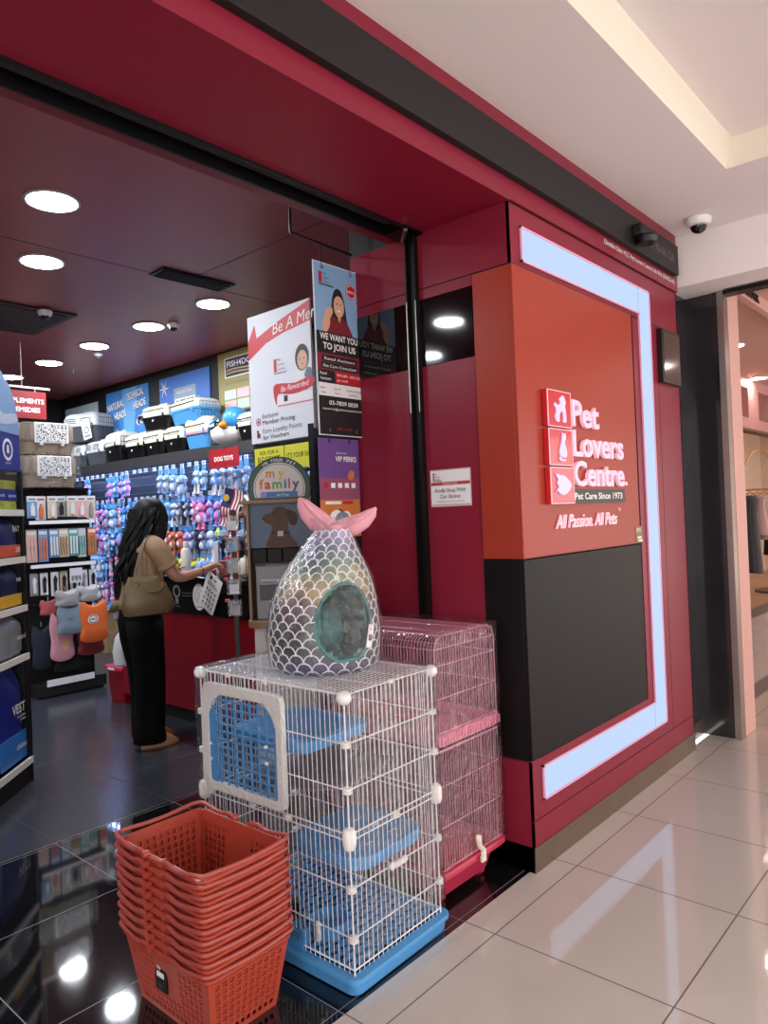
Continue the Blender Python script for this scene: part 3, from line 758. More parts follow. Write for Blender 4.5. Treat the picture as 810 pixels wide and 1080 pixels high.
g = G().tube(smooth_loop([(-.005, b0-.030, .228), (-.012, b0-.034, .215), (-.004, b0-.034, .185), (.012, b0-.036, .170), (.014, b0-.036, .150), (.012, b0-.033, .125)], 3, closed=False), .011, cream_plastic, 8, flat=.5).box(.0, .028, b0-.04, b0-.028, .122, .145, cream_plastic)
g.build('latch', pc, bevel=.002)
g = G().rbox(a0+.02, .0, -.1, .28, .655, .672, rose_plastic, r=.04); g.build('resting_shelf', pc)
wrapped(a0-.01, a1+.01, b0-.01, b1+.01, .16, 1.01, wrap_film, pc, seed=5, amp=.007)

# ------------------------------------------------------------------ mermaid-tail pet bed
BC = (-0.722, 0.400, 0.918)
bed = thing('mermaid_tail_pet_bed', 'silvery mermaid-tail pet bed with pink fin, wrapped in plastic on the white cage', 'pet bed', BC)
prof = [(0, .176), (.015, .190), (.06, .196), (.12, .199), (.18, .194), (.24, .184), (.29, .169), (.34, .147), (.38, .124), (.42, .099), (.46, .076), (.49, .062)]
def rad(z):
    for (z0, r_0), (z1, r_1) in zip(prof, prof[1:]):
        if z <= z1: 
            t_ = max(0, (z-z0)/(z1-z0)); return r_0+(r_1-r_0)*t_
    return prof[-1][1]
leanx, leany = -.0, .0
def lean(z):  # the top leans slightly to the right of the picture
    t_ = max(0, z-.1)/.4
    return .032*t_*t_, -.036*t_*t_
def bp(th, z, dr=0.0):
    lx, ly = lean(z); q = rad(z)+dr
    return (lx+q*math.cos(th), ly+q*math.sin(th), z)
HA = R(249); HZ = .175; HRA = .56; HRZ = .132
def inhole(th, z, k=1.0):
    d_ = (th-HA+math.pi) % (2*math.pi)-math.pi
    zz = (z-HZ)/HRZ
    return (d_/(HRA*k))**2+(zz/k)**2 < 1 and z > .05
irid = bpy.data.materials.new('iridescent_fabric'); irid.use_nodes = True  # view-dependent sheen put into fixed colours by height and noise
nt = irid.node_tree; b_ = nt.nodes['Principled BSDF']; tc = nt.nodes.new('ShaderNodeTexCoord'); sp = nt.nodes.new('ShaderNodeSeparateXYZ'); nt.links.new(tc.outputs['Object'], sp.inputs[0])
nz = nt.nodes.new('ShaderNodeTexNoise'); nz.inputs['Scale'].default_value = 7; nz.inputs['Detail'].default_value = 1; nt.links.new(tc.outputs['Object'], nz.inputs['Vector'])
ma = nt.nodes.new('ShaderNodeMath'); ma.operation = 'MULTIPLY_ADD'; nt.links.new(nz.outputs['Fac'], ma.inputs[0]); ma.inputs[1].default_value = .22; nt.links.new(sp.outputs[2], ma.inputs[2])
mr_ = nt.nodes.new('ShaderNodeMapRange'); mr_.inputs[1].default_value = .08; mr_.inputs[2].default_value = .62; nt.links.new(ma.outputs[0], mr_.inputs[0])
cr = nt.nodes.new('ShaderNodeValToRGB'); el = cr.color_ramp.elements
el[0].position = 0; el[0].color = C('#4c4f6a'); el[1].position = 1; el[1].color = C('#a9a0cc')
for p_, c_ in ((.10, '#5c5470'), (.20, '#4b5a55'), (.34, '#5a5a5c'), (.46, '#6c5c68'), (.56, '#a08c68'), (.64, '#aaa07c'), (.72, '#6d8c80'), (.84, '#7b7ea4')):
    e_ = el.new(p_); e_.color = C(c_)
nt.links.new(mr_.outputs[0], cr.inputs[0]); nt.links.new(cr.outputs[0], b_.inputs['Base Color'])
b_.inputs['Metallic'].default_value = .35; b_.inputs['Roughness'].default_value = .38; b_.inputs['Coat Weight'].default_value = .3
teal = mat('teal_lining', '#3d7a78', .75, bump=.4, bscale=14)
NT, NZ = 120, 60
g = G(); V = []; F = []
for j in range(NZ+1):
    for i in range(NT): V.append(bp(2*math.pi*i/NT, .49*j/NZ))
for j in range(NZ):
    for i in range(NT):
        if inhole(2*math.pi*(i+.5)/NT, .49*(j+.5)/NZ): continue
        F.append((j*NT+i, j*NT+(i+1) % NT, (j+1)*NT+(i+1) % NT, (j+1)*NT+i))
g.add(V, F, irid)
g.build('body', bed)
g = G(); V = []; F = []
for j in range(31):
    for i in range(60): V.append(bp(2*math.pi*i/60, .004+.47*j/30, -.012-.02*math.sin(math.pi*min(1, j/20))*0))
for j in range(30):
    for i in range(60):
        if inhole(2*math.pi*(i+.5)/60, .004+.47*(j+.5)/30, .93): continue
        F.append((j*60+i, j*60+(i+1) % 60, (j+1)*60+(i+1) % 60, (j+1)*60+i))
g.add(V, F, teal); g.ball((0, 0, .02), .16, .16, .035, teal, 20, 8)
g.ball((.03, .04, .12), .09, .09, .10, teal, 16, 10)
g.build('lining', bed, label='teal lining and cushion')
g = G().tube([bp(HA+HRA*math.cos(t_), max(.05, HZ+HRZ*math.sin(t_)), .002) for t_ in [2*math.pi*k/40 for k in range(40)]], .006, teal, 6, closed=True)
g.build('opening_rim', bed)
# white scale outlines
scale_white = mat('scale_piping', '#e4e4ea', .4)
g = G(); NS = 22; z = -.012; row = 0; 
while z < .47:
    q = rad(max(0, z)); hh = .030 if z < .3 else .026
    ns = NS if z < .33 else (18 if z < .41 else 14)
    for i in range(ns):
        thc = 2*math.pi*(i+(.5 if row % 2 else 0))/ns; hw = math.pi/ns
        pts = []
        for k in range(9):
            a_ = math.pi*k/8; zz = z+hh*1.05*math.sin(a_)**.8; 
            pts.append((thc-hw*math.cos(a_), min(.489, max(.001, zz))))
        run = []
        for th_, zz in pts:
            if inhole(th_ % (2*math.pi), zz, 1.02): 
                if len(run) > 1: g.tube([bp(a_, b_, .0012) for a_, b_ in run], .0026, scale_white, 4)
                run = []
            else: run.append((th_, zz))
        if len(run) > 1: g.tube([bp(a_, b_, .0012) for a_, b_ in run], .0026, scale_white, 4)
    z += hh*.92; row += 1
g.build('scale_piping', bed)
# fin
fin_m = mat('pink_fabric', '#dc9aa8', .7, bump=.35, bscale=22)
uh = Vector((.662, -.749, 0)); nh = Vector((-.749, -.662, 0))
tp = Vector(bp(0, .49)); tp = Vector((.036, -.042, .468))
def lobe(path, ws, ts, nm, m):
    g = G(); rings = []
    P_ = [tp+uh*a+Vector((0, 0, b)) for a, b in path]
    for i, p in enumerate(P_):
        d_ = (P_[min(len(P_)-1, i+1)]-P_[max(0, i-1)]).normalized(); q = nh.cross(d_).normalized()
        rg = []
        for k in range(16):
            a_ = 2*math.pi*k/16; cc, ss = math.cos(a_), math.sin(a_)
            wrinkle = 1+.10*math.sin(a_*3+i)
            rg.append(tuple(p+q*(ws[i]*cc)+nh*(ts[i]*ss*wrinkle)))
        rings.append(rg)
    g.loft(rings, m); return g.build(nm, bed, ang=180)
lobe([(.0, .018), (-.030, .032), (-.064, .056), (-.094, .088), (-.115, .120), (-.126, .142)], [.030, .038, .042, .036, .024, .005], [.022, .026, .026, .022, .014, .004], 'fin_lobe', fin_m)
lobe([(.0, .018), (.035, .026), (.072, .036), (.106, .052), (.134, .076), (.150, .096)], [.030, .036, .036, .030, .020, .004], [.022, .026, .026, .022, .014, .004], 'fin_lobe', fin_m)
g = G().ball(tuple(tp+Vector((0, 0, .026))+nh*.012), .034, .034, .022, fin_m, 14, 8); g.build('fin_knot', bed)
for side, path in ((-1, [(-.010, .030), (-.045, .060), (-.080, .095), (-.108, .128)]), (1, [(.012, .030), (.06, .044), (.10, .062), (.138, .090)])):
    g = G().tube([tp+uh*a+Vector((0, 0, b))+nh*.022 for a, b in path], [.009, .012, .011, .004], fin_m, 8); g.build('fin_fold', bed)
# swing tag and film
o_ = Vector(bp(R(276), .12, .006)); t1 = Vector((-math.sin(R(276)), math.cos(R(276)), 0)); n1 = Vector((math.cos(R(276)), math.sin(R(276)), 0))
ax = (t1*.92+Vector((0, 0, -.25))).normalized(); ay = n1.cross(ax)
g = G().frame(o_, u=ax, v=ay, n=n1); g.box(-.015, .015, -.04, .04, 0, .002, paper); g.text('PETS', -.010, .02, .006, txt_grey, c=.003); g.rect(-.009, .009, -.015, .005, txt_grey, .0028)
g.build('swing_tag', bed, smooth=False)
g = G(); rings = []; rnd = random.Random(4)
for j in range(30):
    z = .005+.53*j/29; base_r = rad(min(z, .49))+.008+(.02*max(0, z-.49)/.04 if z > .49 else 0)
    lx, ly = lean(z)
    rings.append([(lx+(base_r+rnd.uniform(0, .006))*math.cos(2*math.pi*i/48), ly+(base_r+rnd.uniform(0, .006))*math.sin(2*math.pi*i/48), z) for i in range(48)])
g.loft(rings, wrap_film, cap=False); g.build('plastic_wrap', bed, ang=180)

# ------------------------------------------------------------------ wall of toys: shelf, posters, carriers
t = thing('toy_shelf', 'long black shelf over the wall of hanging toys, carrying pet carriers', 'shelf', (0, 0, 0))
G().box(1.73, 2.118, 3.0, 8.3, 2.18, 2.20, black_paint).build('shelf_board', t)
G().box(1.715, 1.73, 3.0, 8.3, 2.09, 2.205, mat('shelf_lip', '#2f2e33', .5)).build('shelf_lip', t)
G().box(2.095, 2.118, 3.0, 8.3, 0.02, 2.18, mat('slat_panel', '#16171d', .5)).build('slat_panel', t)
g = G()
for i in range(22): g.box(2.088, 2.096, 3.0, 8.3, .12+i*.095, .132+i*.095, dgrey_plastic)
g.build('slat_rail', t)
G().box(1.78, 2.095, 3.0, 8.3, .03, .16, black_paint).build('base_deck', t, bevel=.004)

def poster_x(name, y_left, y_right, z0, z1, base, label, draw, x=2.118, cat='poster'):
    g = G().frame((0, 0, 0), **FX); W = y_left-y_right; H = z1-z0
    g.box(0, W, 0, H, 0, .012, base); draw(g, W, H)
    return g.build(name, loc=(x, y_left, z0), label=label, cat=cat, smooth=False)
def wave(a0, a1, b, amp, n=14): return [(a0+(a1-a0)*i/n, b+amp*math.sin(i/n*6.28)) for i in range(n+1)]
def d1(g, W, H):
    g.text('oneday', .08, H*.62, .10, txt_grey, w=W*.7, c=.014); g.poly(wave(.02, W-.02, H*.35, .03)+[(W-.02, H*.1), (.02, H*.1)], .012, .0135, mat('pale_aqua', '#a9c0c8', .5))
poster_x('wall_poster', 8.35, 7.45, 2.42, 3.08, mat('poster_pale', '#b4c6cc', .5), 'pale grey-blue poster at the far end above the carriers', d1)
def cloud(g, a, b, s_, m):
    for da, db, q in ((0, 0, 1), (.8, .3, .8), (-.8, -.2, .7), (.3, .6, .7), (-.3, .5, .6), (.9, -.4, .5), (-.2, -.6, .6)): g.disc(a+da*s_, b+db*s_, q*s_*.8, m, c=.0135, n=12)
def d2(g, W, H):
    lb = mat('poster_lightblue', '#6fb0ea', .5)
    g.poly([(W*.42, 0), (W*.62, 0), (W*.75, H), (W*.40, H)], .012, .0126, lb)
    g.poly([(0, 0), (W*.3, 0), (0, H*.13)], .012, .0130, mat('poster_green', '#3f7d4a', .5)); g.poly([(W, 0), (W*.55, 0), (W, H*.25)], .012, .0130, mat('poster_green', '#3f7d4a', .5))
    for a, b in ((W*.22, H*.24), (W*.78, H*.40)):
        cloud(g, a, b, .055, txt_white); g.disc(a-.02, b, .014, txt_dark, c=.0145); g.disc(a-.05, b+.04, .008, txt_dark, c=.0145); g.disc(a+.01, b+.045, .008, txt_dark, c=.0145); g.ring(a-.01, b-.02, .02, .026, txt_dark, c=.0146, n=12)
    for t1_, t2_, a, b in (('NATURAL', 'HEADS', .04, H*.66), ('TECHNICAL', 'HEADS', W*.50, H*.78)):
        for sh_, mm, cc in ((.008, txt_dark, .0136), (0, txt_white, .0142)):
            g.text(t1_, a+sh_, b-sh_, .085, mm, w=.40, c=cc, bold=.03, rot=.10); g.text(t2_, a+.16+sh_, b-.12-sh_, .085, mm, w=.28, c=cc, bold=.03, rot=.10)
poster_x('wall_poster', 7.22, 6.22, 2.44, 3.14, mat('poster_blue', '#3f86d0', .5), 'bright blue poster with two white cartoon dogs and cloud lettering', d2)
def d3(g, W, H):
    for a, b, q in ((.1, .4, .05), (.2, .35, .04), (.75, .5, .05), (.85, .45, .04), (.05, .2, .06), (.6, .25, .04)): cloud(g, a*W, b*H, q, mat('poster_haze', '#86aee0', .5))
    for k in range(3):
        an = k*math.pi/3; q = .11; dx, dy = math.cos(an)*q, math.sin(an)*q; px, py = -math.sin(an)*.012, math.cos(an)*.012
        g.poly([(.10-dx, H*.82-dy), (.10+px, H*.82+py), (.10+dx, H*.82+dy), (.10-px, H*.82-py)], .0136, .0142, txt_white)
    g.rect(W*.30, W*.74, H*.36, H*.78, mat('poster_shade', '#8fa5b8', .5), .0145); g.rect(W*.32, W*.72, H*.42, H*.60, txt_white, .015)
    g.text("CAT'S BEST", W*.52, H*.45, .085, txt_dark, w=W*.36, al='C', c=.0155, bold=.02); g.rect(W*.33, W*.70, H*.30, H*.385, txt_red, .0155); g.text('NATURE WORKS', W*.515, H*.325, .025, txt_white, al='C', c=.016)
    g.text('natural litter', W*.52, H*.68, .045, txt_white, al='C', c=.016)
    g.poly(wave(W*.0, W, H*.10, .02)+[(W, 0), (0, 0)], .013, .014, mat('poster_meadow', '#7d9a70', .5))
poster_x('wall_poster', 5.98, 5.00, 2.46, 3.13, mat('poster_sky', '#3b72c6', .5), 'sky blue litter poster with a white and red logo panel', d3)
def d4(g, W, H):
    navy = mat('poster_navy', '#1c2147', .5)
    g.rect(W*.14, W*.88, H*.66, H*.92, txt_white, .013); g.rect(W*.16, W*.86, H*.675, H*.905, navy, .0138)
    g.text('FISH4DOGS', W*.51, H*.80, .06, txt_white, w=W*.64, al='C', c=.0144, bold=.02)
    for k in range(2): 
        top = wave(W*.18, W*.84, H*(.765-.04*k), .006); g.poly(top+[(a, b-.014) for a, b in reversed(top)], .0138, .0144, mat('poster_tan', '#c7a76a', .5))
    g.text('www.fish4dogs.com', W*.5, H*.575, .026, txt_grey, w=W*.7, al='C', c=.0138)
    for i in range(3):
        for j in range(2): g.rect(W*(.12+.26*i), W*(.36+.26*i), H*(.38-.14*j), H*(.50-.14*j), (mat('pk_a', '#cfd9e0', .5), mat('pk_b', '#e2c3cc', .5), mat('pk_c', '#c2d8c4', .5))[(i+j) % 3], .0138)
    g.rect(W*.04, W*.96, 0, H*.22, navy, .0138); g.text('naturally superior nutrition', W*.5, H*.13, .022, txt_white, w=W*.8, al='C', c=.0144)
    for i in range(4): g.disc(W*(.18+.21*i), H*.06, .022, lgrey_plastic, c=.0144)
poster_x('wall_poster', 4.84, 4.02, 2.42, 3.22, mat('poster_olive', '#9a9150', .5), 'olive poster with a navy fish brand logo behind the carriers', d4)

# pet carriers
def carrier(label, loc, rz, kind='cream', L=.37, D=.30, H=.29, sc_=1.0):
    top, bot, doorm = {'cream': (mat('carrier_cream', '#ddd8c6', .4), black_plastic, black_plastic), 'grey': (lgrey_plastic, dgrey_plastic, dgrey_plastic),
        'blue': (mat('carrier_cream', '#ddd8c6', .4), blue_plastic, blue_plastic), 'pink': (mat('carrier_pale', '#e4dcc0', .4), blue_plastic, mat('carrier_pink', '#d78b98', .4)),
        'spot': (mat('spot_cover', '#c9c8c6', .5), black_plastic, black_plastic)}[kind]
    t = thing('pet_carrier', label, 'pet carrier', loc, rz)
    w, d_ = L/2, D/2; hs = H*.56
    G().rbox(-w+.005, w-.005, -d_+.005, d_-.005, 0, hs, bot, r=.05, k=5, taper=.03).build('base_shell', t, bevel=.003)
    g = G().rbox(-w, w, -d_, d_, hs-.012, hs+.014, bot if kind == 'blue' else top, r=.055, k=5); g.build('seam_band', t, bevel=.003, label='protruding rim band')
    if kind == 'pink': G().rbox(-w-.002, w+.002, -d_-.002, d_+.002, hs-.03, hs-.005, doorm, r=.055, k=5).build('pink_band', t)
    rings = []
    for q, z in ((0, hs+.012), (.004, H*.80), (.02, H*.92), (.05, H*.985), (.09, H)):
        gg = G().rbox(-w+q, w-q, -d_+q, d_-q, z, z+.001, top, r=.055, k=5); rings.append(gg.v[:24])
    lid = G().loft(rings, top).build('lid', t)
    g = G()
    if kind == 'spot':
        for i in range(10):
            for j in range(4): g.ball((-w+.05+i*(L-.1)/9+(.012 if j % 2 else 0), -d_+.002+.006*j, hs+.03+j*.022), .009, .006, .007, black_plastic, 8, 5)
    elif kind == 'grey':
        for i in range(2):
            for j in range(3): g.tube([(-w*.8+i*w*.9, -d_-.001, hs+.03+j*.025), (-w*.8+i*w*.9+w*.3, -d_-.002, hs+.036+j*.025), (-w*.8+i*w*.9+w*.62, -d_-.001, hs+.03+j*.025)], .004, dgrey_plastic, 6)
    else:
        for i in range(11): g.box(-w+.05+i*(L-.1)/10-.005, -w+.05+i*(L-.1)/10+.005, -d_-.001, -d_+.02, hs+.030, hs+.044, dgrey_plastic)
        g.tube([(-w+.03, -d_-.002, hs+.056), (w-.03, -d_-.002, hs+.062)], .004, black_plastic, 6)
    g.build('air_vent', lid)
    g = G().tube([(-.07, 0, H-.004), (-.06, 0, H+.022), (.06, 0, H+.022), (.07, 0, H-.004)], .009, top if kind != 'blue' else bot, 8); g.build('handle', t)
    g = G()
    for x in (-w*.75, w*.75): g.box(x-.012, x+.012, -d_-.008, -d_+.004, hs-.035, hs+.02, bot)
    g.build('latch', t, bevel=.002)
    g = G().ball((0, -d_+.000, hs*.62), .012, .006, .012, white_plastic, 10, 6)
    if kind in ('cream', 'spot'): g.build('logo_dot', t)
    g = G()       # wire door at the end
    for i in range(7): g.wire((w+.002, -d_*.7+i*d_*1.4/6, .05), (w+.002, -d_*.7+i*d_*1.4/6, H*.82), .003, doorm)
    for i in range(5): g.wire((w+.002, -d_*.7, .05+i*(H*.82-.05)/4), (w+.002, d_*.7, .05+i*(H*.82-.05)/4), .003, doorm)
    g.build('end_door', t)
    return t
RZ = R(-90)   # long side faces the aisle
CX = 1.90
carrier('pale grey half-hidden carrier behind the patterned brown carriers', (CX, 7.36, 2.20), RZ, 'grey', .36)
carrier('grey pet carrier on the shelf under the tagged grey carrier', (CX, 6.93, 2.20), RZ, 'grey', .44, H=.30)
tc_ = carrier('grey pet carrier with a white paper tag, stacked at the far end', (CX, 7.28, 2.52), R(-72), 'grey', .56, .34, .36)
g = G().frame((.16, -.182, .02), u=(.93, 0, .2), v=(-.2, 0, .93), n=(0, -1, 0)); g.box(-.07, .07, 0, .26, 0, .002, paper); g.disc(.0, .12, .045, txt_grey, c=.003); g.disc(.0, .12, .03, paper, c=.0036); g.rect(-.05, .05, .03, .05, txt_grey, .003)
g.build('paper_tag', tc_, smooth=False)
carrier('dark carrier with a pale perforated dome lid, middle of the shelf', (CX, 6.47, 2.20), R(-98), 'spot', .44, .32, .36)
for y, lb in ((6.02, 'cream-lidded black carrier, leftmost of the three in the lower row'), (5.62, 'cream-lidded black carrier, middle of the three in the lower row'), (5.22, 'cream-lidded black carrier, right of the three and beside the pink-trimmed one')):
    carrier(lb, (CX, y, 2.20), RZ, 'cream')
carrier('cream-lidded black carrier stacked left of the blue carrier', (CX, 5.58, 2.495), R(-84), 'cream', .46, H=.26)
carrier('blue pet carrier with a cream lid on the upper stack', (CX, 4.98, 2.49), R(-94), 'blue', .56, .32, .25)
carrier('pale-lidded blue carrier with a pink band beside the penguin pod', (CX, 4.80, 2.20), R(-88), 'pink', .40, H=.34)
carrier('black and cream carrier at the right end, by the white member poster', (CX, 3.98, 2.20), RZ, 'cream', .30, H=.29)
pp = thing('penguin_pod_carrier', 'blue penguin-shaped carrier with an orange beak on the toy shelf', 'pet carrier', (1.86, 4.36, 2.20), RZ)
pod_blue = mat('pod_blue', '#3d93cf', .3); pod_grey = mat('pod_smoke', '#3c444c', .15)
G().ball((0, .0, .13), .24, .15, .13, white_plastic, 24, 12).build('belly', pp)
G().ball((-.05, .01, .20), .20, .145, .14, pod_grey, 24, 12).build('window_dome', pp)
hd = G().ball((.12, -.01, .25), .125, .13, .125, pod_blue, 20, 12).build('head', pp)
g = G()
for a, b in ((.06, .30), (.10, .33), (.14, .31), (.17, .27), (.09, .27)): g.ball((a, -.118+abs(b-.28)*.6, b), .012, .008, .009, txt_dark, 8, 5)
g.build('spot', hd)
G().lathe([(.045, 0), (.035, .03), (.018, .055), (0, .065)], mat('beak_orange', '#e08a1f', .4), c=(0, 0, 0), n=14).build('beak', pp, loc=(.10, -.135, .19)).rotation_euler = (R(100), 0, 0)
G().tube(smooth_loop([(-.22, -.09, .17), (-.10, -.145, .22), (.02, -.145, .26)], 4, closed=False), .012, pod_blue, 8).build('window_trim', pp)
G().box(-.12, -.05, -.151, -.140, .19, .25, white_plastic).build('window_label', pp)

# ------------------------------------------------------------------ hanging toys
P = lambda n, h: mat(n, h, .8)  # plush colours lean blue and lilac, the wall's blue light put in
tb, tl, tlil, tpk, twh, tgr, tor, ty, tbr, tdb, tmint = (P('plush_blue', '#4c8fd8'), P('plush_pale_blue', '#86aee6'), P('plush_lilac', '#a493de'), P('plush_pink', '#e07fb6'), P('plush_white', '#d9dbe8'), P('plush_grey', '#7b8296'),
    P('plush_coral', '#d8604a'), P('plush_yellow', '#dfd04a'), P('plush_brown', '#8a5f46'), P('plush_navy', '#2a3566'), P('plush_mint', '#9fd5a8'))
header_blue = mat('header_card', '#5b9ad6', .5)
def toy(kind, c1, c2, c3):
    g = G()
    if kind in ('bear', 'rabbit', 'dog', 'puppy'):
        g.box(-.006, .006, -.035, .035, -.045, -.005, header_blue)
        g.ball((0, 0, -.085), .038, .040, .036, c1, 9, 6); g.ball((-.034, 0, -.095), .018, .020, .016, c2, 7, 5); g.ball((-.050, 0, -.090), .006, .006, .005, txt_dark, 5, 4)
        g.ball((0, 0, -.155), .036, .042, .048, c1, 9, 6); g.ball((-.022, 0, -.160), .020, .026, .032, c2, 8, 5)
        if kind == 'bear':
            for s_ in (-1, 1): g.ball((0, s_*.034, -.055), .010, .016, .016, c3, 7, 5)
        if kind == 'rabbit':
            for s_ in (-1, 1): g.tube([(0, s_*.018, -.06), (-.004, s_*.034, -.03), (-.008, s_*.046, -.012), (-.01, s_*.052, -.045)], [.012, .014, .014, .006], c3, 6)
        if kind in ('dog', 'puppy'):
            for s_ in (-1, 1): g.tube([(0, s_*.030, -.065), (0, s_*.050, -.085), (0, s_*.052, -.125)], [.010, .015, .009], c3, 6)
        ll = .09 if kind == 'puppy' else .045
        for s_ in (-1, 1):
            g.tube([(0, s_*.030, -.130), (-.006, s_*.058, -.155), (-.012, s_*.060, -.185)], [.013, .013, .014], c3, 6)
            g.tube([(0, s_*.022, -.190), (-.004, s_*.030, -.205-ll*.4), (-.014, s_*.032, -.195-ll)], [.015, .014, .017], c1, 6)
    elif kind == 'ball':
        g.box(-.004, .004, -.03, .03, -.06, -.005, header_blue); g.ball((0, 0, -.115), .055, .058, .056, c1, 12, 8); g.tube([(-.0, -.057, -.115), (-.05, -.02, -.115), (-.05, .02, -.115), (0, .057, -.115)], .010, c2, 6)
    elif kind == 'ring':
        g.tube([(-.01, .055*math.cos(a), -.10+.065*math.sin(a)) for a in [2*math.pi*k/12 for k in range(12)]], .022, c1, 7, closed=True); g.tube([(-.022, .055*math.cos(a), -.10+.065*math.sin(a)) for a in [math.pi*k/6 for k in range(7)]], .016, c2, 6)
        g.box(-.004, .004, -.03, .03, -.035, -.003, header_blue)
    elif kind == 'rope':
        g.box(-.004, .004, -.035, .035, -.04, -.003, header_blue)
        for z0 in (-.07, -.21):
            g.ball((0, 0, z0), .022, .026, .022, c2, 8, 6)
        for k in range(3): g.tube([(.008*math.cos(2.1*k+j*1.2), .010*math.sin(2.1*k+j*1.2), -.07-j*.014) for j in range(11)], .009, (c1, c2, c3)[k], 5)
        for k in range(6): g.tube([(0, 0, -.22), (.012*math.cos(k), .022*math.sin(k), -.265)], .004, c1, 4)
    elif kind == 'fish':
        g.box(-.004, .004, -.03, .03, -.035, -.003, header_blue)
        g.ball((0, 0, -.10), .03, .036, .062, c1, 10, 7); g.ball((-.02, 0, -.10), .018, .024, .045, c2, 8, 5)
        for s_ in (-1, 1): g.tube([(0, s_*.03, -.10), (0, s_*.06, -.12)], [.012, .005], c3, 6); g.tube([(0, 0, -.155), (0, s_*.035, -.195)], [.014, .010], c3, 6)
    elif kind == 'bone':
        g.box(-.004, .004, -.03, .03, -.035, -.003, header_blue)
        g.tube([(0, 0, -.06), (0, 0, -.19)], .020, c1, 8)
        for z0 in (-.055, -.195):
            for s_ in (-1, 1): g.ball((0, s_*.02, z0), .024, .026, .024, c1, 8, 6)
        g.box(-.022, -.018, -.018, .018, -.145, -.105, c2)
    return g
kinds = [('rabbit', tlil, tpk, tb, 'lilac plush rabbit'), ('bear', tb, twh, tl, 'blue plush bear'), ('dog', tl, twh, tgr, 'pale blue plush dog'), ('puppy', twh, tl, tb, 'white long-legged plush puppy'), ('bear', tlil, twh, tpk, 'lilac plush bear with pink ears'),
    ('ball', tgr, tl, twh, 'grey plush ball'), ('rope', tl, tpk, twh, 'blue knotted rope toy'), ('fish', tb, tlil, tpk, 'blue plush fish'), ('bone', tl, twh, tb, 'pale blue bone toy'), ('ring', tbr, twh, twh, 'brown and cream ring toy'), ('dog', tor, twh, tbr, 'coral plush dog'),
    ('puppy', tgr, twh, tdb, 'grey long-legged plush puppy'), ('bear', ty, tmint, ty, 'yellow plush bear'), ('rabbit', tpk, twh, tlil, 'pink plush rabbit'), ('fish', tmint, ty, tb, 'mint plush fish'), ('bear', tdb, tl, tb, 'navy plush bear'), ('bear', twh, tlil, tl, 'white plush bear')]
protos = {}
hook0 = None
rows = [(2.045, 'top row'), (1.74, 'second row'), (1.455, 'third row'), (1.17, 'fourth row'), (.89, 'fifth row'), (.60, 'lowest row')]
ords = 'first second third fourth fifth sixth seventh eighth ninth tenth eleventh twelfth thirteenth fourteenth fifteenth sixteenth seventeenth eighteenth nineteenth twentieth'.split()
def ordn(n): return ords[n] if n < 20 else ('twenty-'+ords[n-20] if n < 29 else ('thirtieth' if n == 29 else 'thirty-'+ords[n-30]))
rt = random.Random(11)
for ri, (zr, rname) in enumerate(rows):
    k = 0; ys = []
    y = 7.30
    while y > 3.86: ys.append(y); y -= .125 if ri else .135
    ys += [3.16, 3.03]
    for y in ys:
        if ri >= 2 and 5.32 < y < 6.30 and zr > .8: continue
        if ri == 3 and y < 4.2: continue
        if ri >= 4 and (y < 6.45): continue
        yy = y+rt.uniform(-.01, .01); x = 1.72+rt.uniform(-.01, .02)
        if hook0 is None:
            hook0 = thing('display_hook', 'x', 'display hook', (x, yy, zr), group='steel display hooks with price tags on the toy wall')
            G().wire((.37, 0, 0), (0, 0, 0), .003, steel, 5).build('peg', hook0)
            g = G().box(-.004, 0, -.030, .030, -.012, .030, mat('price_tag', '#c3d2f0', .4)); g.box(-.0045, -.004, -.024, .024, .008, .012, txt_dark); g.box(-.0045, -.004, -.024, .010, -.004, .0, txt_red); g.build('price_tag', hook0, smooth=False)
            h = hook0
        else: h = dup(hook0, (x, yy, zr))
        h['label'] = 'price-tagged steel hook, %s from the left in the %s of the toy wall' % (ordn(k), rname)
        # which toy hangs here, following the patches of colour on the wall
        if ri == 0:
            if not (6.95 < y < 7.1 or 6.05 < y < 6.55 or 4.95 < y < 5.45 or y < 4.75): k += 1; continue
            c_ = rt.choice([0, 4, 7]) if y > 6.9 else rt.choice([0, 1, 7, 4, 15]) if y > 5.6 else rt.choice([2, 3, 1]) if y > 4.85 else rt.choice([2, 3, 8, 16])
        elif ri == 1: c_ = rt.choice([1, 2, 8, 0, 6]) if y > 5.2 else rt.choice([2, 3, 11]) if y > 4.8 else rt.choice([0, 4, 0, 13]) if y > 4.25 else 9
        elif ri == 2: c_ = rt.choice([1, 2, 0, 6, 8, 7]) if y > 5.3 else 10 if y > 4.95 else rt.choice([4, 0, 3, 11]) if y > 4.45 else rt.choice([5, 10, 14])
        elif ri == 3: c_ = rt.choice([2, 1, 8, 16, 6]) if y > 5.3 else 12 if y > 4.6 else 5
        elif ri == 4: c_ = rt.choice([4, 13, 6, 11])
        else: c_ = rt.choice([2, 1, 16, 11])
        kd, a, b, c3, nm = kinds[c_]
        loc = (x-.002, yy, zr-.012)
        lb = '%s, %s from left in the %s of toys' % (nm, ordn(k), rname)
        if c_ in protos: dup(protos[c_], loc, rz=rt.uniform(-.5, .5), label=lb, scale=rt.uniform(1.05, 1.5))
        else:
            nmn = {'rabbit': 'plush_rabbit', 'bear': 'plush_bear', 'dog': 'plush_dog', 'puppy': 'plush_puppy', 'ball': 'plush_ball', 'rope': 'rope_toy', 'fish': 'plush_fish', 'bone': 'bone_toy', 'ring': 'ring_toy'}[kd]
            protos[c_] = toy(kd, a, b, c3).build(nmn, loc=loc, label=lb, cat='pet toy', group='toys hanging on the long toy wall')
        k += 1
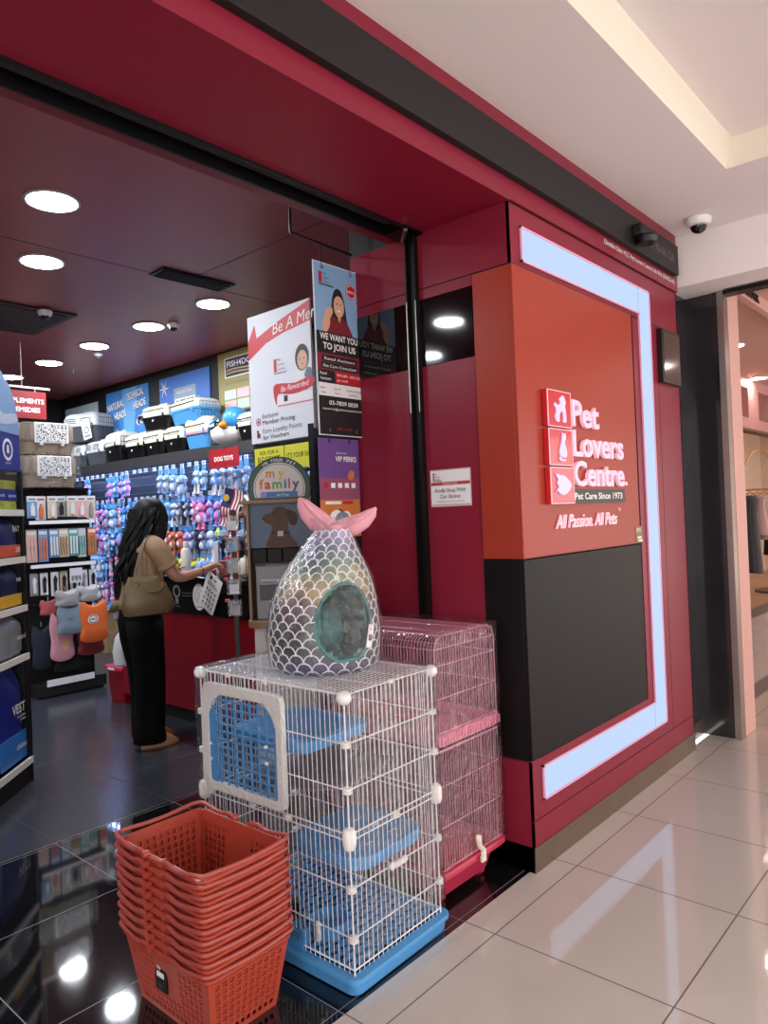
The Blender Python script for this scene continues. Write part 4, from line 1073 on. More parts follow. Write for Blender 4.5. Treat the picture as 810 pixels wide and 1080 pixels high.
# department sign hanging over the toys
t = thing('department_sign', 'small red hanging sign over the toy hooks', 'sign', (1.60, 4.34, 1.965))
g = G().frame((0, 0, 0), **FX); g.box(0, .46, 0, .18, 0, .006, mat('sign_plate_red', '#9d1420', .4)); g.text('DOG TOYS', .23, .065, .042, txt_white, al='C', c=.007, bold=.03); g.build('sign_plate', t, smooth=False)
G().box(.0, .12, -.24, -.22, .17, .19, black_metal).build('bracket', t)

# supplements sign
t = thing('department_sign', 'red hanging sign for supplements and remedies over the back aisle', 'sign', (.40, 5.6, 2.52))
g = G().frame((0, 0, 0), **FY); g.box(-.22, .22, 0, .26, 0, .008, mat('sign_plate_red', '#9d1420', .4)); g.text('SUPPLEMENTS', 0, .145, .046, txt_white, w=.40, al='C', c=.009, bold=.03); g.text('& REMEDIES', 0, .06, .046, txt_white, w=.32, al='C', c=.009, bold=.03)
g.build('sign_plate', t, smooth=False)
g = G().box(-.26, .26, -.012, .012, .285, .305, white_plastic); g.build('hanging_rail', t)
G().box(-.125, -.115, -.003, .003, .25, .29, white_plastic).build('hanger_clip', t); G().box(.115, .125, -.003, .003, .25, .29, white_plastic).build('hanger_clip', t)
G().wire((0, 0, .30), (0, 0, HC-2.52), .004, white_plastic).build('drop_rod', t)

# ------------------------------------------------------------------ carrier gondola by the left aisle
gd = thing('accessory_gondola', 'black display gondola of packaged grooming goods under two brown carriers', 'display rack', (.12, 5.10, 0))
G().box(0, .62, 0, .03, .05, 1.80, black_paint).build('back_panel', gd)
G().box(-.03, .0, -.02, .05, 0, 1.82, black_metal).box(.60, .63, -.02, .05, 0, 1.82, black_metal).build('upright', gd)
G().box(0, .60, -.10, .50, 1.80, 1.822, black_metal).build('top_shelf', gd)
G().box(.02, .60, -.24, .5, .0, .10, black_paint).box(.0, .62, -.26, -.24, .02, .12, black_paint).build('base_deck', gd)
G().box(.08, .50, -.27, -.262, .10, .155, paper).build('price_strip', gd)
for z in (1.12, 1.50): G().box(.01, .59, -.20, -.19, z, z+.03, paper).box(.01, .59, -.19, 0, z+.0, z+.008, black_metal).build('shelf_rail', gd)
g = G()
for z in (1.75, 1.46, 1.08, .80):
    for i in range(6): g.wire((.06+i*.095, 0, z), (.06+i*.095, -.17, z), .003, steel)
g.build('peg_row', gd)
leop = bpy.data.materials.new('spotted_print'); leop.use_nodes = True; nt = leop.node_tree; b_ = nt.nodes['Principled BSDF']
tc = nt.nodes.new('ShaderNodeTexCoord'); vo = nt.nodes.new('ShaderNodeTexVoronoi'); vo.feature = 'DISTANCE_TO_EDGE'; vo.inputs['Scale'].default_value = 42; vo.inputs['Randomness'].default_value = 1
nt.links.new(tc.outputs['Object'], vo.inputs['Vector']); lt = nt.nodes.new('ShaderNodeMath'); lt.operation = 'GREATER_THAN'; lt.inputs[1].default_value = .16; nt.links.new(vo.outputs['Distance'], lt.inputs[0])
mx = nt.nodes.new('ShaderNodeMix'); mx.data_type = 'RGBA'; mx.inputs[6].default_value = C('#dcdadb'); mx.inputs[7].default_value = C('#17161a'); nt.links.new(lt.outputs[0], mx.inputs[0]); nt.links.new(mx.outputs[2], b_.inputs['Base Color'])
taupe = mat('taupe_plastic', '#857564', .45); taupe_d = mat('dark_taupe_plastic', '#6c5e50', .45)
def brown_carrier(loc, label, wrap):
    t = thing('folding_pet_carrier', label, 'pet carrier', loc, group=None); t.scale = (.98, 1, .76)
    G().rbox(-.24, .24, -.17, .25, .0, .16, taupe, r=.05, taper=.02).rbox(-.245, .245, -.175, .255, .15, .175, taupe_d, r=.05).rbox(-.24, .24, -.17, .25, .17, .375, taupe, r=.05, top_in=.04).build('shell', t, bevel=.003)
    G().box(-.135, .175, -.182, -.168, .13, .37, paper).build('panel_frame', t, bevel=.008)
    G().box(-.115, .155, -.188, -.181, .15, .352, leop).build('printed_panel', t, label='black and white spotted front panel')
    g = G()
    for i in range(8): g.tube([(-.225+i*.004, -.172, .14+i*.028), (-.165, -.174, .155+i*.028)], .0045, taupe_d, 5)
    g.build('side_slot', t)
    for x in (-.08, .11): G().box(x-.015, x+.015, -.196, -.180, .10, .15, lgrey_plastic).build('latch', t, bevel=.003)
    for x in (-.12, .0, .12): G().box(x-.03, x+.03, -.178, -.165, .0, .03, taupe_d).build('foot_rib', t, bevel=.003)
    if wrap: wrapped(-.245, .245, -.195, .255, .0, .38, wrap_film, t, nu=8, nv=9, amp=.015, seed=9)
brown_carrier((.365, 5.12, 1.823), 'lower brown carrier with spotted panel, wrapped in crinkled plastic', True)
brown_carrier((.350, 5.12, 2.115), 'upper brown carrier with black and white spotted panel, top of the two', False)

def packet(w, h, draw, name, label, loc, rz=0):
    g = G().frame((0, 0, 0), **FY); draw(g, w, h)
    return g.build(name, loc=loc, rz=rz, label=label, cat='packet', smooth=False, group=None)
cardc = {k: mat('pack_'+k, v, .5) for k, v in dict(beige='#c9b9a4', white='#dadadd', blue='#6d93bf', teal='#5a9a94', orange='#d0704a', pink='#d9a0a6', grey='#8b8b92', black='#1a1a1e', wood_='#a47d58').items()}
def pk_bottle(cc, bc):
    def f(g, w, h):
        g.box(-w/2, w/2, -h, 0, 0, .004, cardc[cc]); g.box(-w/2, w/2, -.045, -.0, .004, .006, cardc['white'])
        g.rect(-w*.35, w*.35, -.035, -.02, txt_red if bc == 'orange' else txt_grey, .0068)
        g.poly([(-.016, -h+.02), (.016, -h+.02), (.016, -h*.5), (.007, -h*.42), (.007, -h*.32), (-.007, -h*.32), (-.007, -h*.42), (-.016, -h*.5)], .004, .022, cardc[bc])
    return f
def pk_brush(cc, bc):
    def f(g, w, h):
        g.box(-w/2, w/2, -h, 0, 0, .004, cardc[cc]); g.rect(-w*.4, w*.4, -.045, -.015, cardc['white'], .0048)
        for i in range(3): g.poly([(-w*.3+i*w*.3-.006, -h+.02), (-w*.3+i*w*.3+.006, -h+.02), (-w*.3+i*w*.3+.006, -.07), (-w*.3+i*w*.3-.006, -.07)], .004, .014, cardc[bc])
        for i in range(3): g.rect(-w*.4, w*.4, -h*.55-i*.012, -h*.55-i*.012+.005, txt_grey, .0049)
    return f
def pk_tool(cc, bc):
    def f(g, w, h):
        g.box(-w/2, w/2, -h, 0, 0, .004, cardc[cc]); g.poly([(-.010, -h+.02), (.012, -h+.025), (.010, -h*.5), (.018, -h*.3), (0, -.03), (-.014, -h*.3)], .004, .018, cardc[bc])
    return f
spec = [(1.745, 7, [('pk_bottle', 'blue', 'white', 'blue boxed shampoo bottle'), ('pk_bottle', 'white', 'orange', 'white card with an orange-capped bottle'), ('pk_bottle', 'beige', 'white', 'beige card holding a small white bottle'), ('pk_bottle', 'grey', 'black', 'grey boxed bottle'), ('pk_bottle', 'beige', 'white', 'beige card holding a white bottle'), ('pk_bottle', 'pink', 'white', 'pink card holding a white bottle'), ('pk_bottle', 'beige', 'grey', 'beige card holding a grey bottle')], .088, .20, 'top row'),
 (1.455, 7, [('pk_brush', 'beige', 'pink', 'beige card of pink brushes'), ('pk_brush', 'blue', 'orange', 'pale blue card of toothbrushes'), ('pk_brush', 'blue', 'white', 'blue card of white combs'), ('pk_brush', 'beige', 'wood_', 'beige card of wooden combs'), ('pk_brush', 'teal', 'white', 'teal card of white brushes'), ('pk_brush', 'white', 'teal', 'white card printed with green circles'), ('pk_brush', 'orange', 'wood_', 'orange card with wooden handles')], .085, .27, 'second row'),
 (1.075, 7, [('pk_tool', 'grey', 'white', 'grey card with a white scraper'), ('pk_tool', 'white', 'black', 'white card with a black nail clipper'), ('pk_tool', 'white', 'black', 'white card with a slim black handle'), ('pk_tool', 'beige', 'black', 'cream card with black scissors'), ('pk_tool', 'white', 'black', 'white card with a black comb handle'), ('pk_tool', 'white', 'grey', 'white card with a grey handle'), ('pk_tool', 'white', 'black', 'white card with a black brush handle')], .072, .20, 'third row')]
for z, n, its, w, h, rn in spec:
    for i, (fn, a, b, nm) in enumerate(its):
        packet(w*rt.uniform(.92, 1.05), h*rt.uniform(.9, 1.05), globals()[fn](a, b), 'hanging_packet', '%s, %s in the gondola %s' % (nm, ordn(i), rn), (.165+i*.0885, 4.94+rt.uniform(-.02, .02), z), rt.uniform(-.15, .15))['group'] = 'packets hanging on the accessory gondola'
packet(.12, .13, pk_brush('white', 'grey'), 'hanging_packet', 'grey-white card sticking forward above the hanging pet clothes', (.50, 4.86, 1.10), .1)
# dog clothes hung on the gondola
def garment(name, label, loc, outline, m, extra=None, rz=0, hanger=True, t_=.03):
    t = thing(name, label, 'pet clothing', loc, rz, 'small pet clothes hanging on the gondola')
    g = G().frame((0, 0, 0), **FY); pts = smooth_loop(outline, 3)
    cen = (sum(p[0] for p in pts)/len(pts), sum(p[1] for p in pts)/len(pts)); n = len(pts)
    vs = []
    for q, c_ in ((1, 0), (1, t_*.5), (.86, t_), (.5, t_*1.15)): vs.append([(cen[0]+(p[0]-cen[0])*q, cen[1]+(p[1]-cen[1])*q, c_) for p in pts])
    g.loft(vs, m); g.build('cloth', t)
    if extra: 
        g = G().frame((0, 0, 0), **FY); extra(g); g.build('print', t, smooth=False)
    if hanger: G().tube([(0, 0, .03), (0, .0, -.01)], .003, steel, 5).build('hanger_hook', t)
    return t
bib = [(-.10, 0), (-.05, -.02), (0, -.03), (.05, -.02), (.10, 0), (.125, -.08), (.11, -.16), (.12, -.25), (.0, -.275), (-.12, -.25), (-.11, -.16), (-.125, -.08)]
garment('pet_vest', 'grey-blue pet vest hanging left of the orange one', (.41, 4.80, .80), bib, mat('cloth_greyblue', '#7e93a2', .8), lambda g: g.text('PET', -.04, -.15, .03, txt_grey, c=.037))
garment('pet_vest', 'orange pet vest with a round white print, front of the gondola', (.605, 4.78, .80), [(x*1.05, y*1.35) for x, y in bib], mat('cloth_orange', '#dd6a2b', .7), lambda g: (g.disc(-.02, -.16, .05, txt_white, c=.037, ry=.04), g.ring(-.02, -.16, .030, .037, txt_dark, c=.038), g.rect(-.04, .0, -.165, -.155, txt_dark, .038)))
garment('pet_shirt', 'pink pet shirt hanging low behind the grey-blue vest', (.36, 4.88, .72), [(x*.85, y*1.55) for x, y in bib], mat('cloth_pink', '#d79aa6', .8), lambda g: g.disc(.02, -.28, .03, mat('cloth_peach', '#e0b08c', .8), c=.037, ry=.05))
garment('pet_shirt', 'dark red pet shirt hanging below the orange vest', (.62, 4.88, .58), [(x*1.0, y*1.0) for x, y in bib], mat('cloth_maroon', '#82303a', .8))
garment('pet_hoodie', 'grey pet hoodie bunched above the grey-blue vest', (.385, 4.84, .92), [(x*.75, y*.55) for x, y in bib], mat('cloth_grey', '#a5a5a8', .9), t_=.09)
garment('pet_hoodie', 'light grey knitted pet hoodie above the orange vest', (.58, 4.86, .94), [(x*.75, y*.55) for x, y in bib], mat('cloth_lightgrey', '#b4b3b6', .9), t_=.09)
garment('pet_shirt', 'red and white checked pet shirt peeking left of the vests', (.27, 4.92, .84), [(x*.6, y*.5) for x, y in bib], mat('cloth_check', '#b3555a', .8))
garment('pet_shirt', 'black pet shirt at the bottom of the hanging clothes', (.48, 4.94, .42), [(x*1.4, y*.9) for x, y in bib], mat('cloth_black', '#151518', .9))
garment('pet_shirt', 'navy pet shirt at the left edge of the hanging clothes', (.22, 4.96, .62), [(x*.7, y*1.4) for x, y in bib], mat('cloth_navy', '#242a3c', .9))

# cardboard boxes at the foot of the toy wall
def cbox(loc, w, d_, h, rz, label, flap=False):
    t = thing('cardboard_box', label, 'box', loc, rz, None)
    G().box(-w/2, w/2, -d_/2, d_/2, 0, h, card).build('carton', t, bevel=.003)
    G().box(-.03, .03, -d_/2-.001, -d_/2, 0, h, mat('packing_tape', '#b9a27a', .3)).build('tape', t)
    if flap:
        g = G(); g.add([(-w/2, -d_/2, h), (w/2, -d_/2, h), (w/2-.02, -d_/2-.10, h+.14), (-w/2+.02, -d_/2-.10, h+.14)], [(0, 1, 2, 3)], card)
        g.add([(-w/2, -d_/2, h), (-w/2, d_/2, h), (-w/2-.12, d_/2, h+.10), (-w/2-.12, -d_/2, h+.10)], [(0, 1, 2, 3)], card); g.build('flap', t, solid=.004)
cbox((1.78, 6.65, 0.0), .36, .36, .24, .0, 'lower cardboard box on the floor left of the customer, below the opened one')
cbox((1.75, 6.66, .242), .30, .32, .22, .12, 'upper open cardboard box with raised flaps', True)
cbox((1.93, 6.25, 0.0), .28, .30, .22, -.05, 'small cardboard box right behind the customer')

# ------------------------------------------------------------------ cash counter and what stands on it
ct = thing('cash_counter', 'dark red cash counter with a black upper fascia and top', 'counter', (.46, 2.28, 0))
G().box(0, .62, 0, 1.75, .10, .80, counter_red).build('red_front', ct, bevel=.004)
G().box(-.012, .62, -.005, 1.76, .80, 1.03, black_lam).build('black_fascia', ct, bevel=.003)
G().box(-.03, .66, -.02, 1.78, 1.03, 1.07, black_gloss).build('counter_top', ct, bevel=.004)
G().box(.05, .60, .02, 1.72, 0, .10, black_paint).build('kick_plate', ct)
CTF = dict(u=(0,-1,0), v=(0,0,1), n=(-1,0,0))
g = G().frame((0, 0, 0), **CTF); g.disc(0, 0, .075, paper, c=.002, n=28, ry=.095); g.ring(0, .01, .045, .049, txt_grey, c=.003)
for i, tt in enumerate(('PET', 'SAFE', 'SHOP')): g.text(tt, 0, .022-i*.020, .012, txt_grey, al='C', c=.003)
g.rect(-.04, .04, -.072, -.067, txt_grey, .003); g.build('round_decal', loc=(.447, 2.90, .93), label='round white decal on the black counter fascia', cat='sticker', smooth=False)
g = G().frame((0, 0, 0), **CTF); g.ring(0, .03, .03, .048, mat('faded_print', '#77757a', .5), c=.002); g.rect(-.02, .02, -.06, -.02, mat('faded_print', '#77757a', .5), .002)
g.text('AWARD', .0, -.085, .016, txt_grey, al='C', c=.002); g.rect(.07, .20, .0, .004, txt_grey, .002); g.rect(.07, .20, .02, .024, txt_grey, .002)
g.build('rosette_decal', loc=(.447, 3.18, .93), label='grey rosette decal on the fascia beside the customer', cat='sticker', smooth=False)
# diamond-hung laminated sheets
ls = thing('laminated_sheets', 'white laminated code sheets hung corner-up on the counter edge', 'price sheet', (.40, 2.62, 1.075))
for k in range(3):
    g = G().frame((-.004*k, -.015*k, 0), u=(0, -.866, -.5), v=(0, -.35, .94) if False else (0, -.5, .866), n=(-1, 0, 0))
    g.box(-.10, .06, -.26, .0, 0, .002, paper)
    if k == 2:
        for i in range(4):
            for j in range(4): g.rect(-.085+i*.034, -.070+i*.034, -.235+j*.036, -.222+j*.036, txt_dark, .0028); g.rect(-.085+i*.034, -.063+i*.034, -.243+j*.036, -.240+j*.036, txt_grey, .0028)
        g.rect(-.085, .03, -.085, -.078, txt_dark, .0028); g.rect(-.085, .0, -.07, -.064, txt_grey, .0028); g.rect(-.08, -.05, -.045, -.02, txt_dark, .0028); g.rect(-.03, .0, -.04, -.025, txt_grey, .0028)
    g.build('sheet', ls, smooth=False)
G().tube([(0, 0, 0), (.03, .0, .012), (.05, 0, -.003)], .004, steel, 6).build('clip', ls)
# goods on the counter
t = thing('spray_bottle', 'tall white bottle standing on the counter by the customer hand', 'bottle', (.56, 3.22, 1.072))
G().lathe([(.032, 0), (.035, .01), (.035, .17), (.028, .19), (.014, .20)], white_plastic, n=18).build('bottle_body', t); G().lathe([(.016, .20), (.017, .235), (.012, .25), (.0, .252)], white_plastic, n=14).build('cap', t)
G().tube([(-.0345*math.cos(a), .0345*math.sin(a), .06) for a in (-.7, -.35, 0, .35, .7)], .012, txt_red, 4, flat=.2).build('label_band', t)
t = thing('product_box', 'white and green product box upright on the counter', 'box', (.70, 3.02, 1.072), R(-40))
G().box(-.015, .015, -.075, .075, 0, .24, paper).build('carton', t, bevel=.002); G().box(-.0165, -.015, -.07, .07, .17, .205, mat('lime_print', '#9ccf8f', .5)).build('green_band', t); G().box(-.0165, -.015, -.05, .03, .07, .13, txt_grey).build('product_print', t)
t = thing('card_box', 'small dark red box with white print on the counter', 'box', (.60, 2.80, 1.072), R(-40))
G().box(-.03, .03, -.065, .065, 0, .105, mat('box_red', '#7d1320', .35)).build('carton', t, bevel=.002); g = G().frame((-.031, 0, 0), **CTF); g.text('member', -.045, .045, .018, txt_white, c=.001, w=.07); g.build('print', t, smooth=False)
t = thing('card_tray', 'low dark red card tray in front of the small red box', 'tray', (.53, 2.86, 1.072), R(-40))
G().box(-.03, .03, -.07, .07, 0, .045, mat('box_red', '#7d1320', .35)).build('tray_body', t, bevel=.002); g = G().frame((-.031, 0, 0), **CTF); g.text('loyalty', -.05, .015, .012, txt_white, c=.001, w=.06); g.build('print', t, smooth=False)
t = thing('lucky_figurine', 'round cream pot figurine on the counter near the card racks', 'ornament', (.62, 2.58, 1.072))
G().lathe([(.03, 0), (.052, .02), (.058, .06), (.05, .10), (.03, .125), (.0, .13)], cream_plastic, n=18).build('pot_body', t); G().lathe([(.012, .125), (.014, .14), (0, .145)], cream_plastic).build('knob', t)
t = thing('blue_ball_toy', 'pale blue spiky ball toy on the counter behind the bottle', 'pet toy', (.66, 3.16, 1.072))
G().ball((0, 0, .05), .05, .05, .05, tl, 14, 10).build('ball_body', t)
g = G()
for i in range(24):
    a = i*2.4; z = -.9+i*.078; q = math.sqrt(max(0, 1-z*z)); dv = Vector((q*math.cos(a), q*math.sin(a), z)); c0 = Vector((0, 0, .05)); g.tube([c0+dv*.047, c0+dv*.060], [.006, .003], tl, 5)
g.build('spike', t)
# flag and hanging paper strip, clear card racks
fl = thing('table_flag', 'small Malaysian flag drooping from a thin pole on the counter', 'flag', (.50, 2.42, 1.072))
G().tube([(0, 0, 0), (0, .0, .60)], .004, steel, 6).lathe([(.025, 0), (.025, .01), (.006, .016)], black_plastic).build('pole', fl)
fu = Vector((-.25, .45, -.75)).normalized(); fv = Vector((-.35, .80, .60)).normalized(); fn = fu.cross(fv).normalized()
g = G().frame((-.0, -.0, .58), u=(-.10, .22, -.97), v=(-.30, .93, .24), n=(.94, .28, -.03))
fr_ = mat('flag_red', '#b52a35', .7); fb = mat('flag_blue', '#23245e', .7); fy = mat('flag_yellow', '#d9b93a', .6)
FW, FH = .26, .15
V = []; F = []
for i in range(29):
    for j in range(13): V.append((.0+FW*i/28, -.0+FH*j/12, .014*math.sin(i/28*9)*(.4+i/28)))
canton = lambda i, j: i < 14 and j >= 6
for col, mm in ((0, fr_), (1, txt_white), (2, fb)):
    F = []
    for i in range(28):
        for j in range(12):
            k = 2 if canton(i, j) else (0 if j % 2 == 1 else 1)
            if k == col: F.append((i*13+j, (i+1)*13+j, (i+1)*13+j+1, i*13+j+1))
    g.add(V, F, mm)
cloth = g.build('flag_cloth', fl)
g = G().frame((0, 0, .58), u=(-.10, .22, -.97), v=(-.30, .93, .24), n=(.94, .28, -.03))
for sgn in (1, -1):
    g.disc(FW*.25, FH*.75, .024, fy, c=sgn*.016); 
g.build('emblem', fl)
t = thing('paper_strip', 'long pale paper strip hanging beside the clear card racks', 'paper', (.52, 2.36, 1.242))
g = G().frame((0, 0, 0), u=(.45, -.89, 0), v=(0, 0, 1), n=(-.89, -.45, 0)); g.box(-.035, .035, 0, .33, 0, .002, mat('old_paper', '#bfbfc2', .6))
for i in range(14): g.rect(-.025, .022, .02+i*.021, .024+i*.021, txt_grey, .0026)
g.build('paper_sheet', t, smooth=False); G().tube([(0, 0, .33), (0, 0, .345)], .003, steel).build('hook', t); G().tube([(0, .004, .345), (0, .004, -.165)], .003, steel).lathe([(.02, 0), (.02, .004)], steel, c=(0, .004, -.169)).build('stand_rod', t)

# ------------------------------------------------------------------ id-tag kiosk
KU = Vector((.662, -.749, 0)); KN = Vector((-.749, -.662, 0)); rzk = math.atan2(KU.y, KU.x)
kk = thing('tag_engraving_kiosk', 'white and oak kiosk with dog picture and small engraving machine', 'kiosk', (.075, 1.56, 0), rzk)
# local: x right, -y towards the camera
G().box(-.165, .165, .02, .32, 0.02, .865, mat('kiosk_white', '#cfcbc8', .4)).build('cabinet', kk, bevel=.004)
G().rbox(-.20, .20, -.04, .34, .865, .905, wood, r=.09, k=8).build('counter_shelf', kk, bevel=.004)
G().box(-.188, -.172, .02, .20, .905, 1.545, wood).build('side_panel', kk, bevel=.002); G().box(.172, .188, .02, .20, .905, 1.545, wood).build('side_panel', kk, bevel=.002)
G().box(-.22, .20, -.01, .22, 1.545, 1.565, wood).build('top_board', kk, bevel=.002)
G().box(-.172, .172, .17, .20, .905, 1.545, mat('kiosk_back', '#c4beb3', .5)).build('back_board', kk)
FK = dict(u=(1,0,0), v=(0,0,1), n=(0,-1,0))
g = G().frame((0, .06, 1.30), **FK); g.box(-.172, .172, 0, .245, 0, .01, mat('picture_blue', '#5d7288', .5))
g.poly(smooth_loop([(-.172, .0), (-.172, .1), (-.03, .06), (.172, .12), (.172, .0)], 1), .01, .0106, mat('picture_lowblue', '#536678', .5)) if False else None
brn = mat('dog_brown', '#5d4334', .6); brd = mat('dog_brown_dark', '#463127', .6)
g.poly(smooth_loop([(-.08, .002), (-.07, .05), (-.055, .09), (-.05, .12), (-.085, .14), (-.10, .165), (-.085, .185), (-.05, .195), (-.03, .22), (.01, .225), (.04, .205), (.065, .18), (.075, .145), (.055, .125), (.045, .14), (.04, .10), (.06, .05), (.085, .002)], 3), .01, .012, brn)
g.poly(smooth_loop([(.03, .205), (.075, .195), (.095, .165), (.085, .125), (.06, .12), (.045, .15)], 3), .012, .013, brd); g.disc(-.04, .185, .006, txt_dark, c=.0135); g.disc(-.095, .162, .008, txt_dark, c=.0135)
g.poly([(-.055, .075), (.045, .068), (.050, .085), (-.05, .092)], .012, .0135, txt_dark); g.rect(-.02, .012, .062, .090, lgrey_plastic, .0142)
g.build('dog_picture', kk, smooth=False)
for i in range(4): G().box(-.170+i*.086, -.088+i*.086, .055, .15, 1.215, 1.295, black_lam).build('tag_drawer', kk, bevel=.003)
em = G().box(-.150, .055, .04, .165, .905, 1.20, grey_plastic).build('engraving_machine', kk, bevel=.005, label='grey engraving machine')
g = G(); g.add([(-.125, .035, 1.115), (.045, .035, 1.115), (.045, .075, 1.205), (-.100, .075, 1.205), (-.125, .05, 1.10), (.045, .05, 1.10)], [(0, 1, 2, 3), (0, 4, 5, 1)], lgrey_plastic); g.build('control_panel', em)
g = G().frame((0, .040, 1.122), u=(1, 0, 0), v=(0, .4, .9), n=(0, -.91, .4)); g.disc(-.062, .045, .026, txt_dark, c=.0015); g.disc(-.062, .045, .021, paper, c=.002); g.disc(-.066, .04, .010, txt_red, c=.0025); g.disc(.005, .045, .026, txt_dark, c=.0015); g.disc(.005, .045, .019, dgrey_plastic, c=.002); g.build('dial', em)
G().box(-.130, .045, .036, .042, 1.01, 1.095, black_plastic).build('work_window', em, bevel=.002); G().box(.0, .03, .030, .037, 1.02, 1.055, lgrey_plastic).box(-.005, .035, .03, .037, 1.06, 1.07, txt_grey).build('engraver_head', em)
G().tube([(-.08, .035, .975), (-.05, .03, .965), (.0, .03, .965), (.02, .035, .975)], .004, steel, 6).build('drawer_pull', em)
g = G().frame((0, .02, 0), **FK)
mf = [('m', '#d0422f'), ('y', '#e39a2e')]
def rainbow(g, a, b, h, c, cols1, cols2):
    x = a+h*.8
    for ch, col in zip('my', cols1): g.text(ch, x, b+h*1.25, h, mat('rb_'+col, '#'+col, .5), c=c, bold=.02); x += h*(1.35 if ch == 'm' else .9)
    x = a
    for ch, col, w in zip('family', cols2, (.62, .86, 1.30, .46, .44, .9)):
        g.text(ch, x, b, h*1.1, mat('rb_'+col, '#'+col, .5), c=c, bold=.03); x += h*w
rainbow(g, -.13, .62, .045, .001, ['d0422f', 'e39a2e'], ['e07a2e', 'c93a34', '62a94a', '3f78b8', 'e0a52e', '7c4a9a'])
g.build('cabinet_logo', kk, smooth=False)
ms = thing('round_logo_sign', 'round dark green and white family sign on top of the kiosk', 'sign', (.075, 1.56, 1.567), rzk)
grn = mat('sign_green', '#3a5a50', .5)
g = G().frame((0, .06, .0), **FK); 
def cut(r, n=44): return [(r*math.cos(R(-20)+(R(220))*k/n), .060+r*math.sin(R(-20)+R(220)*k/n)) for k in range(n+1)]
g.poly(cut(.176), 0, .012, txt_dark); g.build('sign_rim', ms, smooth=False)
g = G().frame((0, .06, .0), **FK); g.poly(cut(.170), .012, .013, grn); g.poly(cut(.143), .013, .0135, txt_white); g.poly(cut(.138), .0135, .0142, grn); g.poly(cut(.134), .0142, .0150, mat('sign_cream', '#dcdad2', .5))
for i, ch in enumerate('IN YOUR PET'):
    a_ = R(90+33-i*6.6)
    if ch != ' ': g.text(ch, .150*math.cos(a_), .060+.150*math.sin(a_), .017, txt_white, al='C', c=.0145, bold=.02, rot=a_-R(90))
rainbow(g, -.112, .060, .050, .0155, ['e07a2e', 'e3b52e'], ['e07a2e', 'c93a34', '62a94a', '3f78b8', 'd05a90', '5c4a9a'])
g.rect(-.075, .10, .012, .042, mat('rb_3f78b8', '#3f78b8', .5), .0155); g.text('pet id tags', .018, .020, .012, txt_white, al='C', c=.016); g.disc(-.09, .027, .018, tlil, c=.016)
g.build('sign_face', ms, smooth=False)
# clear card racks on the left of the kiosk
rk = thing('card_rack', 'tall rack of clear leaflet pockets with red clips beside the kiosk', 'rack', (-.035, 1.83, 0), rzk)
G().box(-.012, .012, -.01, .01, .0, 1.52, black_metal).lathe([(.10, 0), (.10, .012), (.02, .02)], black_metal, n=20).build('rack_post', rk)
for i in range(5):
    z = .93+i*.118
    p_ = G().box(-.036, .036, -.055, -.012, z, z+.085, clear).build('leaflet_pocket', rk)
    G().box(-.026, .026, -.040, -.034, z+.003, z+.055, (cardc['grey'], cardc['white'], cardc['grey'], cardc['blue'], cardc['white'])[i]).build('leaflet', p_)
    G().box(-.052, -.030, -.05, -.02, z+.078, z+.092, txt_red).build('clip', p_)

# ------------------------------------------------------------------ member banner, receipt strip and jamb posters
bn = thing('member_banner', 'large white and red member rewards banner above the kiosk', 'banner', (.50, 2.29, 1.955))
bw = mat('banner_white', '#dfe1ea', .45); br = mat('banner_red', '#c92a36', .45)
g = G().frame((0, 0, 0), **FX); W, H = .60, .83
g.box(0, W, 0, H, 0, .012, bw); g.build('banner_panel', bn, smooth=False)
g = G().frame((0, 0, 0), **FX)
g.poly([(0, H*.66), (W*.3, H*.76), (W*.55, H*.80), (W, H*.84), (W, H*.99), (W*.5, H*.90), (W*.15, H*.82), (W*.12, H*.93), (0, H*.80)], .012, .013, br)
g.text('Be A Member', W*.42, H*.81, .075, txt_white, c=.014, shear=.25, rot=.10)
g.poly(smooth_loop([(W*.40, H*.36), (W*.44, H*.43), (W*.75, H*.41), (W, H*.44), (W, H*.36), (W*.7, H*.33), (W*.47, H*.35), (W*.44, H*.27)], 3), .013, .014, br)
g.text('Be Rewarded', W*.52, H*.36, .038, txt_white, c=.015, shear=.25, rot=.04, w=W*.42)
g.rect(W*.46, W, H*.27, H*.33, paper, .0132); g.rect(W*.46, W, H*.255, H*.262, br, .0136); g.rect(W*.56, W*.62, H*.285, H*.33, txt_dark, .0140)
g.rect(W*.42, W*.46, H*.52, H*.62, br, .014); g.text('Pet', W*.48, H*.60, .018, txt_grey, c=.014); g.text('Lovers', W*.48, H*.565, .018, txt_grey, c=.014); g.text('Centre', W*.48, H*.53, .018, txt_grey, c=.014); g.rect(W*.42, W*.62, H*.505, H*.512, txt_grey, .014)
skin_p = mat('print_skin', '#d9a98f', .5); hair_p = mat('print_hair', '#2a1d1d', .5)
g.disc(W*.86, H*.585, .062, hair_p, c=.0136, ry=.082); g.disc(W*.865, H*.565, .046, skin_p, c=.0142, ry=.060); g.poly([(W*.74, H*.42), (W*.78, H*.50), (W*.9, H*.50), (W, H*.47), (W, H*.42)], .013, .0136, paper); g.poly(smooth_loop([(W*.89, H*.44), (W*.93, H*.50), (W*.99, H*.49), (W, H*.43)], 3), .0136, .0142, tgr)
for da in (-.018, .018): g.disc(W*.86+da, H*.575, .005, txt_dark, c=.0146)
g.rect(W*.845, W*.885, H*.535, H*.540, txt_red, .0146)
